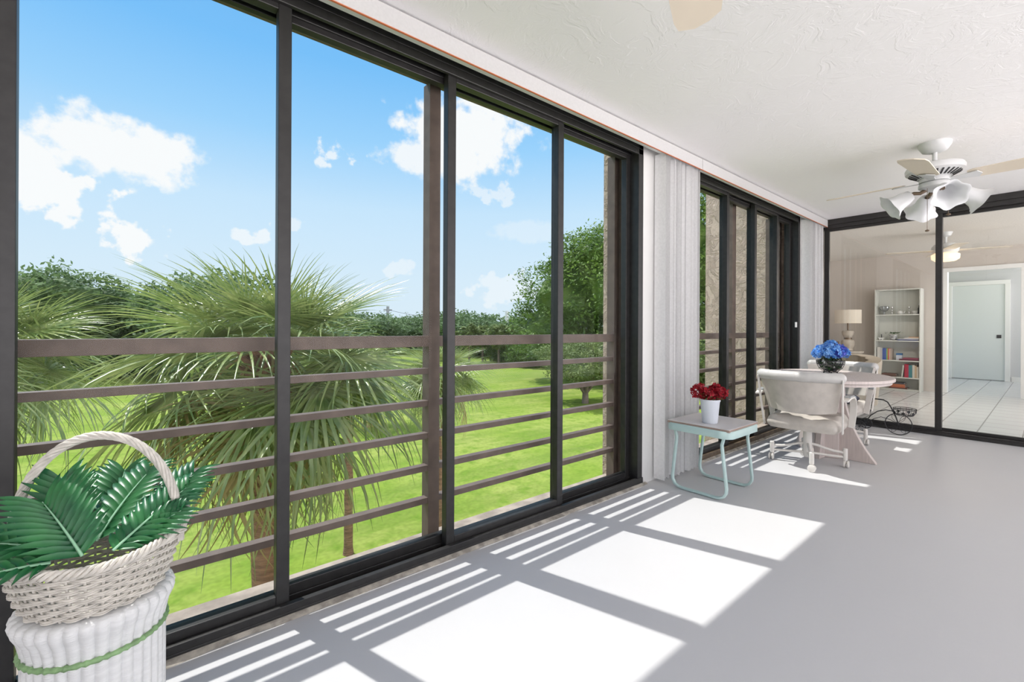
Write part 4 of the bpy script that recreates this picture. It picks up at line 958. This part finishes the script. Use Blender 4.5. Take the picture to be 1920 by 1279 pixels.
# --- palm frond (costapalmate fan): grows along +x from origin, up +z
def frond_mesh(name, seed, droop, L=1.25, pet=0.75, segs=30, m_=None, wid=0.044):
    rnd = random.Random(seed); mb = MB()
    # petiole
    for_ = [(0,0,0)]
    P = lambda s: Vector((pet*s, 0, 0.10*pet*s-0.22*droop*pet*s*s))
    mb.tube([P(i/6) for i in range(7)], [0.016-0.008*i/6 for i in range(7)], 5)
    hub = P(1.0); sl = (P(1.0)-P(0.9)).normalized()
    for k in range(segs):
        q = (k+0.5)/segs*2-1                      # -1..1 across fan
        ang = q*R(118); ln = L*(0.62+0.38*math.cos(ang*0.62))*rnd.uniform(0.88, 1.08)
        base = hub+sl*(0.22*(1-abs(q)))
        d0 = (sl*math.cos(ang)+Vector((0,1,0))*math.sin(ang)).normalized()
        d0 = (d0+Vector((0,0,1))*(0.16*abs(q)+rnd.uniform(-.05,.05))).normalized()
        side = Vector((0,0,1)).cross(d0).normalized(); tw = rnd.uniform(-0.5, 0.5)
        sidev = (side*math.cos(tw)+Vector((0,0,1))*math.sin(tw)).normalized()
        n_ = 6; vs = []; p = base.copy(); d = d0.copy(); dr = droop*rnd.uniform(0.7, 1.4)
        for j in range(n_+1):
            s = j/n_; w = wid*(1-s)**0.75*(0.75 if j == 0 else 1)*1.0+0.0012
            vs += [p-sidev*w/2+Vector((0,0,w*.15)), p-Vector((0,0,w*.12)), p+sidev*w/2+Vector((0,0,w*.15))]
            d = (d+Vector((0,0,-1))*(0.42*dr*s*s+0.03*dr)).normalized(); p = p+d*(ln/n_)
        fs = []
        for j in range(n_):
            for c in (0, 1): a = j*3+c; fs.append((a, a+1, a+4, a+3))
        mb.add(vs, fs)
    me = bpy.data.meshes.new(name); me.from_pydata([tuple(v) for v in mb.v], [], mb.f); me.materials.append(m_ or M['palm'])
    for p in me.polygons: p.use_smooth = True
    return me
FM = [frond_mesh('frond', 1, 0.35), frond_mesh('frond', 2, 0.8), frond_mesh('frond', 3, 1.5), frond_mesh('frond', 4, 2.3), frond_mesh('frond', 5, 2.6, m_=M['palm_dry'])]
def palm(label, x, y, zc, r0, scale, n, seed, gz=GZ, lean=(0,0)):
    t = thing('sabal_palm', label, 'palm tree', (x, y, gz), group='palms on the lawn')
    rnd = random.Random(seed); h = zc-gz
    tk = MB(); pts = []; rs = []
    for i in range(25):
        s = i/24; pts.append((lean[0]*s*s, lean[1]*s*s, h*s)); rs.append(r0*(1.12-0.2*s)*(1+0.06*rnd.uniform(-1,1))*(1.25 if s < 0.03 else 1))
    tk.tube(pts, rs, 14); 
    for i in range(30):  # old boots under crown
        a = rnd.random()*2*PI; z = h-rnd.uniform(0.05, 0.6)*scale; tk.tube([(lean[0]+r0*.8*math.cos(a), lean[1]+r0*.8*math.sin(a), z), (lean[0]+(r0*.9+.14)*math.cos(a), lean[1]+(r0*.9+.14)*math.sin(a), z+.16)], [0.035, 0.012], 5)
    tk.build('trunk', M['bark'], t, smooth=True)
    for i in range(n):
        q = (i+0.5)/n; el = R(66-108*q**0.8)+rnd.uniform(-.12,.12); az = i*2.39996+rnd.uniform(-.25,.25)
        mi = 0 if q < 0.3 else 1 if q < 0.55 else 2 if q < 0.8 else (4 if rnd.random() < 0.25 else 3)
        o = bpy.data.objects.new('frond', FM[mi]); COL.objects.link(o); o.parent = t
        mt = Matrix.Translation((lean[0]+0.06*math.cos(az), lean[1]+0.06*math.sin(az), h+0.02)) @ Matrix.Rotation(az, 4, 'Z') @ Matrix.Rotation(-el, 4, 'Y') @ Matrix.Rotation(rnd.uniform(-.5,.5), 4, 'X') @ Matrix.Scale(scale*(0.50+0.50*min(1, q*1.6))*rnd.uniform(.85, 1.08), 4)
        o.matrix_local = mt
    return t
def at(px, fwd): return polar((px-960)/850.0, fwd)
x, y = at(508, 4.5); palm('large fan palm with thick brown trunk centred in the near window', x, y, 0.88, 0.165, 0.93, 62, 1)
x, y = at(-60, 6.0); palm('fan palm crowding the left edge of the near window', x, y, 0.80, 0.17, 1.05, 50, 2)
x, y = at(655, 10.6); palm('slim straight palm trunk just right of the large palm', x, y, 0.1, 0.092, 0.75, 30, 3)
x, y = at(826, 12.0); palm('small fan palm behind the railing post by the middle panels', x, y, -0.05, 0.10, 0.86, 46, 4)
x, y = at(690, 24.0); palm('distant palm half hidden behind the large palm fronds', x, y, -0.6, 0.2, 1.3, 34, 6)

# --- broadleaf trees
def crown_mesh(name, blobs, nleaf, size, seed, m_, core=0.62):
    """blobs (x,y,z,rx,rz). clumps of leaf blades over displaced cores"""
    rnd = random.Random(seed); mb = MB(); tot = sum(b[3]*b[3] for b in blobs)
    for (x, y, z, rx, rz) in blobs:
        prof = [(max(0.01, math.sin(PI*i/7))*core, -math.cos(PI*i/7)*core) for i in range(8)]
        st = len(mb.v); mb.lathe(prof, n=12)
        for i in range(st, len(mb.v)):
            v = Vector(mb.v[i]); k = 1+0.35*noise.noise(v*2.2+Vector((x, y, z))); mb.v[i] = (x+v.x*rx*k, y+v.y*rx*k, z+v.z*rz*k)
        nn = int(nleaf*rx*rx/tot); ncl = max(6, nn//14)
        for c in range(ncl):
            u = Vector((rnd.gauss(0,1), rnd.gauss(0,1), rnd.gauss(0.15,1))).normalized()
            k = 1+0.30*noise.noise(u*2.5+Vector((x, y, z))); cc = Vector((x+u.x*rx*k*rnd.uniform(.78,1.02), y+u.y*rx*k*rnd.uniform(.78,1.02), z+u.z*rz*k*rnd.uniform(.78,1.02)))
            cr = rx*rnd.uniform(0.10, 0.2)
            for q in range(14):
                p = cc+Vector((rnd.gauss(0,1), rnd.gauss(0,1), rnd.gauss(0,.6)))*cr*0.6
                d = (u*0.5+Vector((rnd.gauss(0,1), rnd.gauss(0,1), rnd.gauss(-0.1,.6)))).normalized(); sd = d.cross(Vector((rnd.gauss(0,.5), rnd.gauss(0,.5), 1))).normalized(); s = size*rnd.uniform(.6, 1.4)
                mb.add([p-d*s*.5, p+sd*s*.28, p+d*s*.6, p-sd*s*.28], [(0,1,2,3)])
    return mb
def tree(name, label, px, fwd, blobs, nleaf, size, seed, m_, trunk=None, group=None, cat='tree', gz=GZ, branch=False):
    x, y = at(px, fwd); t = thing(name, label, cat, (x, y, gz), group=group)
    crown_mesh('foliage', blobs, nleaf, size, seed, m_).build('foliage', m_, t)
    if trunk:
        r, h = trunk; k = MB(); k.tube([(0,0,-0.1),(0.05*r,0,h*.3),(0,0.1*r,h)], [r*1.2, r, r*.7], 10)
        if branch:
            for a in range(6):
                w = a*PI/3; k.tube([(0,0,h*.35), (math.cos(w)*h*.35, math.sin(w)*h*.35, h*.8), (math.cos(w)*h*.7, math.sin(w)*h*.7, h*1.25)], [r*.55, r*.4, r*.2], 7)
        k.build('trunk', M['bark_grey'], t, smooth=True)
    return t
tree('shade_tree', 'round low-branched lawn tree with olive foliage', 1098, 32, [(0,0,2.9,3.0,1.5),(-1.3,-1.0,2.6,2.0,1.2),(1.4,1.0,3.0,2.1,1.3),(0.4,-1.4,3.4,2.0,1.2),(-.6,1.2,3.3,2.2,1.2)], 15000, 0.17, 21, M['leaf_b'], (0.22, 1.8), branch=True)
tree('banyan_tree', 'tall dense broadleaf tree behind the right end of near window', 1165, 46,
     [(0,0,9,8,6),(-4.5,4.0,8.0,4.6,4.2),(-2.0,1.5,12.2,4.6,3.2),(4,-3,14,6,5.5),(7,-6,12,6,6),(9,-9,16,6,6),(-5.2,4.8,5.2,4.4,2.8),(1,0,4,7,3.0),(8,-6,5,7,4.5),(-3,2.4,10.6,3.8,3.0),(12,-11,10,6,8),(9,-10,22,6,6),(14,-14,18,6,7),(13,-13,4,7,6)], 120000, 0.31, 22, M['leaf_a'], (0.7, 6))
far = [(905,85,7.6,7,'leafy tree rising above the hedge left of the tall tree'),(985,72,6.5,6,'dense tree touching the left side of the tall tree'),(860,95,8.5,7,'distant tree behind the mullion beside the small palm'),
       (800,110,8.2,8,'distant tree just left of the railing post'),(745,115,7.6,8,'low distant tree under the utility pole'),(690,90,7.8,7,'distant tree behind the right fronds of large palm'),
       (610,70,7.6,6,'distant tree behind the crown of large palm'),(520,55,9.0,5.5,'tree behind the mullion and the large palm'),(440,44,9.6,4.8,'tall tree standing left of the large palm crown'),(370,46,9.2,4.6,'feathery tree above the rail left of the large palm'),
       (300,58,8.2,5.5,'lower tree in the dip of left treeline'),(215,48,9.2,5.0,'tree above the left fronds in the near window'),(130,44,10.0,4.8,'tallest tree in the left treeline'),(60,42,9.8,4.6,'tree beside the left jamb of the near window'),(0,44,9.8,5.0,'tree hidden behind the left jamb')]
for i, (px, fw, top, r, lab) in enumerate(far):
    if px <= 440: top += 1.0
    rz = top*0.33
    tree('distant_tree', lab, px, fw, [(0,0,top-rz,r,rz),(r*.5,r*.3,top-rz*1.4,r*.8,rz*.9),(-r*.5,-r*.2,top-rz*1.35,r*.8,rz*.95),(0,0,rz*.9,r*1.1,rz)], 9000, 0.42 if fw < 60 else 0.6, 40+i, M['leaf_c'], (0.3, top*.5), group='trees beyond the lawn')
# palmetto clump and hedge right of the small palm
for i, (px, fw) in enumerate(((880, 66), (905, 68), (935, 64), (962, 66))):
    tree('palmetto', ['grey green palmetto beside the small palm','grey green palmetto second from the small palm','grey green palmetto before the white post','grey green palmetto nearest the tall tree'][i], px, fw, [(0,0,4.1,1.7,1.5),(0.5,.3,3.2,1.3,1.0)], 2600, 0.5, 60+i, M['leaf_b'], (0.16, 3.6), group='palmettos before the hedge', cat='palm tree')
for i, (px, fw, r) in enumerate(((900, 88, 5.0), (950, 80, 4.5), (1000, 62, 3.6))):
    tree('hedge_shrub', ['dark shrub under the palmettos','dark shrub beside the trunk gap','broad dark shrub under the tall tree'][i], px, fw, [(0,0,1.4,r,1.9),(r*.6,-r*.4,1.3,r*.7,1.6)], 7000, 0.4, 70+i, M['leaf_a'], None, group='shrubs along the lawn edge', cat='shrub')
tree('hedge_shrub', 'dark shrubbery seen low through the far window', 1330, 40, [(0,0,2.6,6,3.4),(-3,3,2.6,5,2.6),(3,-3,3,5,3)], 12000, 0.35, 75, M['leaf_b'], None, cat='shrub')

x, y = at(727, 95); t = thing('utility_pole', 'grey utility pole with crossarm above the distant trees', 'utility pole', (x, y, GZ))
MB().tube([(0,0,0),(0,0,9.6)], 0.30, 10).build('pole', M['concrete_pole'], t); MB().box(-0.9,0.9,-0.08,0.08,8.7,9.0).build('crossarm', M['concrete_pole'], t)
x, y = at(950, 75); t = tag(MB().tube([(0,0,0),(0,0,8.0)], 0.28, 10).build('light_post', M['porcelain']), 'thin white post among the trees near the tall tree', 'post'); t.location = (x, y, GZ)
x2, y2 = at(880, 95); x1, y1 = at(727, 95)
tag(MB().tube([(x1+(x2-x1)*k/12, y1+(y2-y1)*k/12, GZ+8.9-1.3*math.sin(PI*k/12)) for k in range(13)], 0.035, 5).build('power_line', M['black']), 'thin power line running from the utility pole', 'wire')

# ================================================================= LIGHT
sd = Vector((-0.1642, 0.5375, 1.0)).normalized()
L = bpy.data.lights.new('sun', 'SUN'); L.energy = 4.6; L.angle = R(0.6); L.color = (1.0, 0.97, 0.93)
lo = bpy.data.objects.new('sun', L); COL.objects.link(lo); lo.rotation_euler = sd.to_track_quat('Z', 'Y').to_euler(); lo.location = (0, 30, 40)

l_ = bpy.data.lights.new('fan_lamp', 'AREA'); l_.shape = 'DISK'; l_.size = 0.28; l_.energy = 21; l_.color = (1.0, 0.92, 0.84)
o_ = bpy.data.objects.new('fan_lamp', l_); COL.objects.link(o_); o_.location = (8.90, 0.98, 2.075)
for nm, loc, en, c_ in (('hall_fill', (12.9, 0.2, 2.35), 26, (1.0, 0.97, 0.93)),):  # unseen point light added to brighten the rooms beyond the glass doors
    l_ = bpy.data.lights.new(nm, 'POINT'); l_.energy = en; l_.color = c_; l_.shadow_soft_size = 0.12
    o_ = bpy.data.objects.new(nm, l_); COL.objects.link(o_); o_.location = loc
W = bpy.data.worlds.new('sky'); S.world = W; W.use_nodes = True; nt = W.node_tree; nt.nodes.clear(); LK = nt.links
def N(tp, **kw):
    n = nt.nodes.new(tp)
    for k, v in kw.items(): setattr(n, k, v)
    return n
def math_(op, a, b=None, clamp=False):
    n = N('ShaderNodeMath', operation=op, use_clamp=clamp)
    for i, v in enumerate((a, b)):
        if v is None: continue
        if isinstance(v, (int, float)): n.inputs[i].default_value = v
        else: LK.new(v, n.inputs[i])
    return n.outputs[0]
tc = N('ShaderNodeTexCoord'); sp = N('ShaderNodeSeparateXYZ'); LK.new(tc.outputs['Generated'], sp.inputs[0])
ramp = N('ShaderNodeValToRGB'); LK.new(sp.outputs[2], ramp.inputs[0]); e = ramp.color_ramp.elements
e[0].position = 0.0; e[0].color = (0.72, 0.85, 0.95, 1); e[1].position = 1.0; e[1].color = (0.08, 0.28, 0.75, 1)
for p, c in ((0.10, (0.69, 0.85, 0.98, 1)), (0.24, (0.58, 0.80, 1.0, 1)), (0.36, (0.34, 0.66, 1.0, 1)), (0.48, (0.20, 0.54, 0.97, 1))):
    q = e.new(p); q.color = c
az = math_('ARCTAN2', sp.outputs[1], sp.outputs[0]); el = math_('ARCSINE', sp.outputs[2])
nz = N('ShaderNodeTexNoise'); nz.inputs['Scale'].default_value = 9.0; nz.inputs['Detail'].default_value = 8; nz.inputs['Roughness'].default_value = 0.6
LK.new(tc.outputs['Generated'], nz.inputs['Vector']); nv = math_('SUBTRACT', nz.outputs['Fac'], 0.5)
nz2 = N('ShaderNodeTexNoise'); nz2.inputs['Scale'].default_value = 34.0; nz2.inputs['Detail'].default_value = 6; LK.new(tc.outputs['Generated'], nz2.inputs['Vector']); nv2 = math_('SUBTRACT', nz2.outputs['Fac'], 0.5)
# clouds: (azimuth deg, elevation deg, half width, half height, density)
CL = []
def cl(px, py, wx, wy, dens=1.0):
    a = R(49.97); u = (px-960)/850.0; v = -(py-(614+0.0047*(px-960)))/850.0
    d = Vector((math.cos(a)+u*math.sin(a), math.sin(a)-u*math.cos(a), v)); ln = d.length; d.normalize()
    f_ = 1/(1+u*u); CL.append((math.atan2(d.y, d.x), math.asin(d.z), wx/850*f_, wy/850/math.sqrt(1+u*u), dens))
cl(165,262,130,64); cl(262,292,105,54); cl(100,350,100,44); cl(20,300,115,66); cl(247,452,44,30); cl(455,443,15,13,.7); cl(495,442,20,14,.7); cl(620,292,34,20,.75)
cl(870,262,110,72); cl(780,292,60,28,.9); cl(900,250,75,62); cl(925,362,40,22,.55); cl(985,435,60,22,.3); cl(745,500,24,18,.45); cl(960,545,50,22,.5); cl(550,420,20,12,.5)
mask = None
for (a, b_, sa, sb, dn) in CL:
    dx = math_('DIVIDE', math_('SUBTRACT', az, a), sa); dy = math_('DIVIDE', math_('SUBTRACT', el, b_), sb)
    r2 = math_('SQRT', math_('ADD', math_('MULTIPLY', dx, dx), math_('MULTIPLY', dy, dy)))
    big = sa > 0.06
    r3 = math_('SUBTRACT', r2, math_('ADD', math_('MULTIPLY', nv, 1.9 if big else 3.2), math_('MULTIPLY', nv2, 1.5 if big else 4.0)))
    mr = N('ShaderNodeMapRange', interpolation_type='SMOOTHSTEP'); mr.inputs[1].default_value = 1.15; mr.inputs[2].default_value = 0.65; mr.inputs[3].default_value = 0; mr.inputs[4].default_value = dn
    LK.new(r3, mr.inputs[0]); mask = mr.outputs[0] if mask is None else math_('MAXIMUM', mask, mr.outputs[0])
cm = N('ShaderNodeMix', data_type='RGBA'); cm.inputs[7].default_value = (0.97, 0.985, 1.0, 1); LK.new(ramp.outputs[0], cm.inputs[6]); LK.new(mask, cm.inputs[0])
# added interior fill: unseen rear half of the world brightened, strongest below horizon
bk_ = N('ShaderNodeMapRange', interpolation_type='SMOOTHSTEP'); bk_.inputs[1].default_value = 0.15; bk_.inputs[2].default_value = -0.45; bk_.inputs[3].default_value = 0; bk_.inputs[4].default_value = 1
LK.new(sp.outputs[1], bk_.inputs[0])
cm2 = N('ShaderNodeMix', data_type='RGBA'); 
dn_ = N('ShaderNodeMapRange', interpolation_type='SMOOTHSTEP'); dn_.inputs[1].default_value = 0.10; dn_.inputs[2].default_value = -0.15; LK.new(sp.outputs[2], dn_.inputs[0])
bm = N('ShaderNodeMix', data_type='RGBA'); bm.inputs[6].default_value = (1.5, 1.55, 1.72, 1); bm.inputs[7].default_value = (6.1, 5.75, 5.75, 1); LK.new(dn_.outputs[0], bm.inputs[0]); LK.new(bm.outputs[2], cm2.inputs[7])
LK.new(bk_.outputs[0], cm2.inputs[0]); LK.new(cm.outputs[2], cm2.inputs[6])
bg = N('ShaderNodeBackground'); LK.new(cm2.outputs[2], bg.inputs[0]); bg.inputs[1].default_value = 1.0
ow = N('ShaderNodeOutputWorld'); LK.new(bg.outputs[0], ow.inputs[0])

# ================================================================= CAMERA
a = R(49.97); F = Vector((math.cos(a), math.sin(a), 0)); Rt = Vector((math.sin(a), -math.cos(a), 0)); U = Vector((0,0,1)); ro = R(0.27)
Rr = Rt*math.cos(ro)+U*math.sin(ro); Ur = -Rt*math.sin(ro)+U*math.cos(ro)
cam = bpy.data.cameras.new('camera'); co = bpy.data.objects.new('camera', cam); COL.objects.link(co)
mt = Matrix(((Rr.x, Ur.x, -F.x, 0), (Rr.y, Ur.y, -F.y, 0), (Rr.z, Ur.z, -F.z, 1.114), (0,0,0,1)))
co.matrix_world = mt; cam.sensor_width = 36; cam.lens = 36*850/1920; cam.shift_y = -25.5/1920; cam.clip_start = 0.02; cam.clip_end = 600
S.camera = co
S.view_settings.view_transform = 'Standard'; S.view_settings.look = 'None'; S.view_settings.exposure = 0.0; S.view_settings.gamma = 1.0; S.view_settings.use_curve_mapping = False
S.cycles.transparent_max_bounces = 24; S.cycles.max_bounces = 10; S.cycles.diffuse_bounces = 5
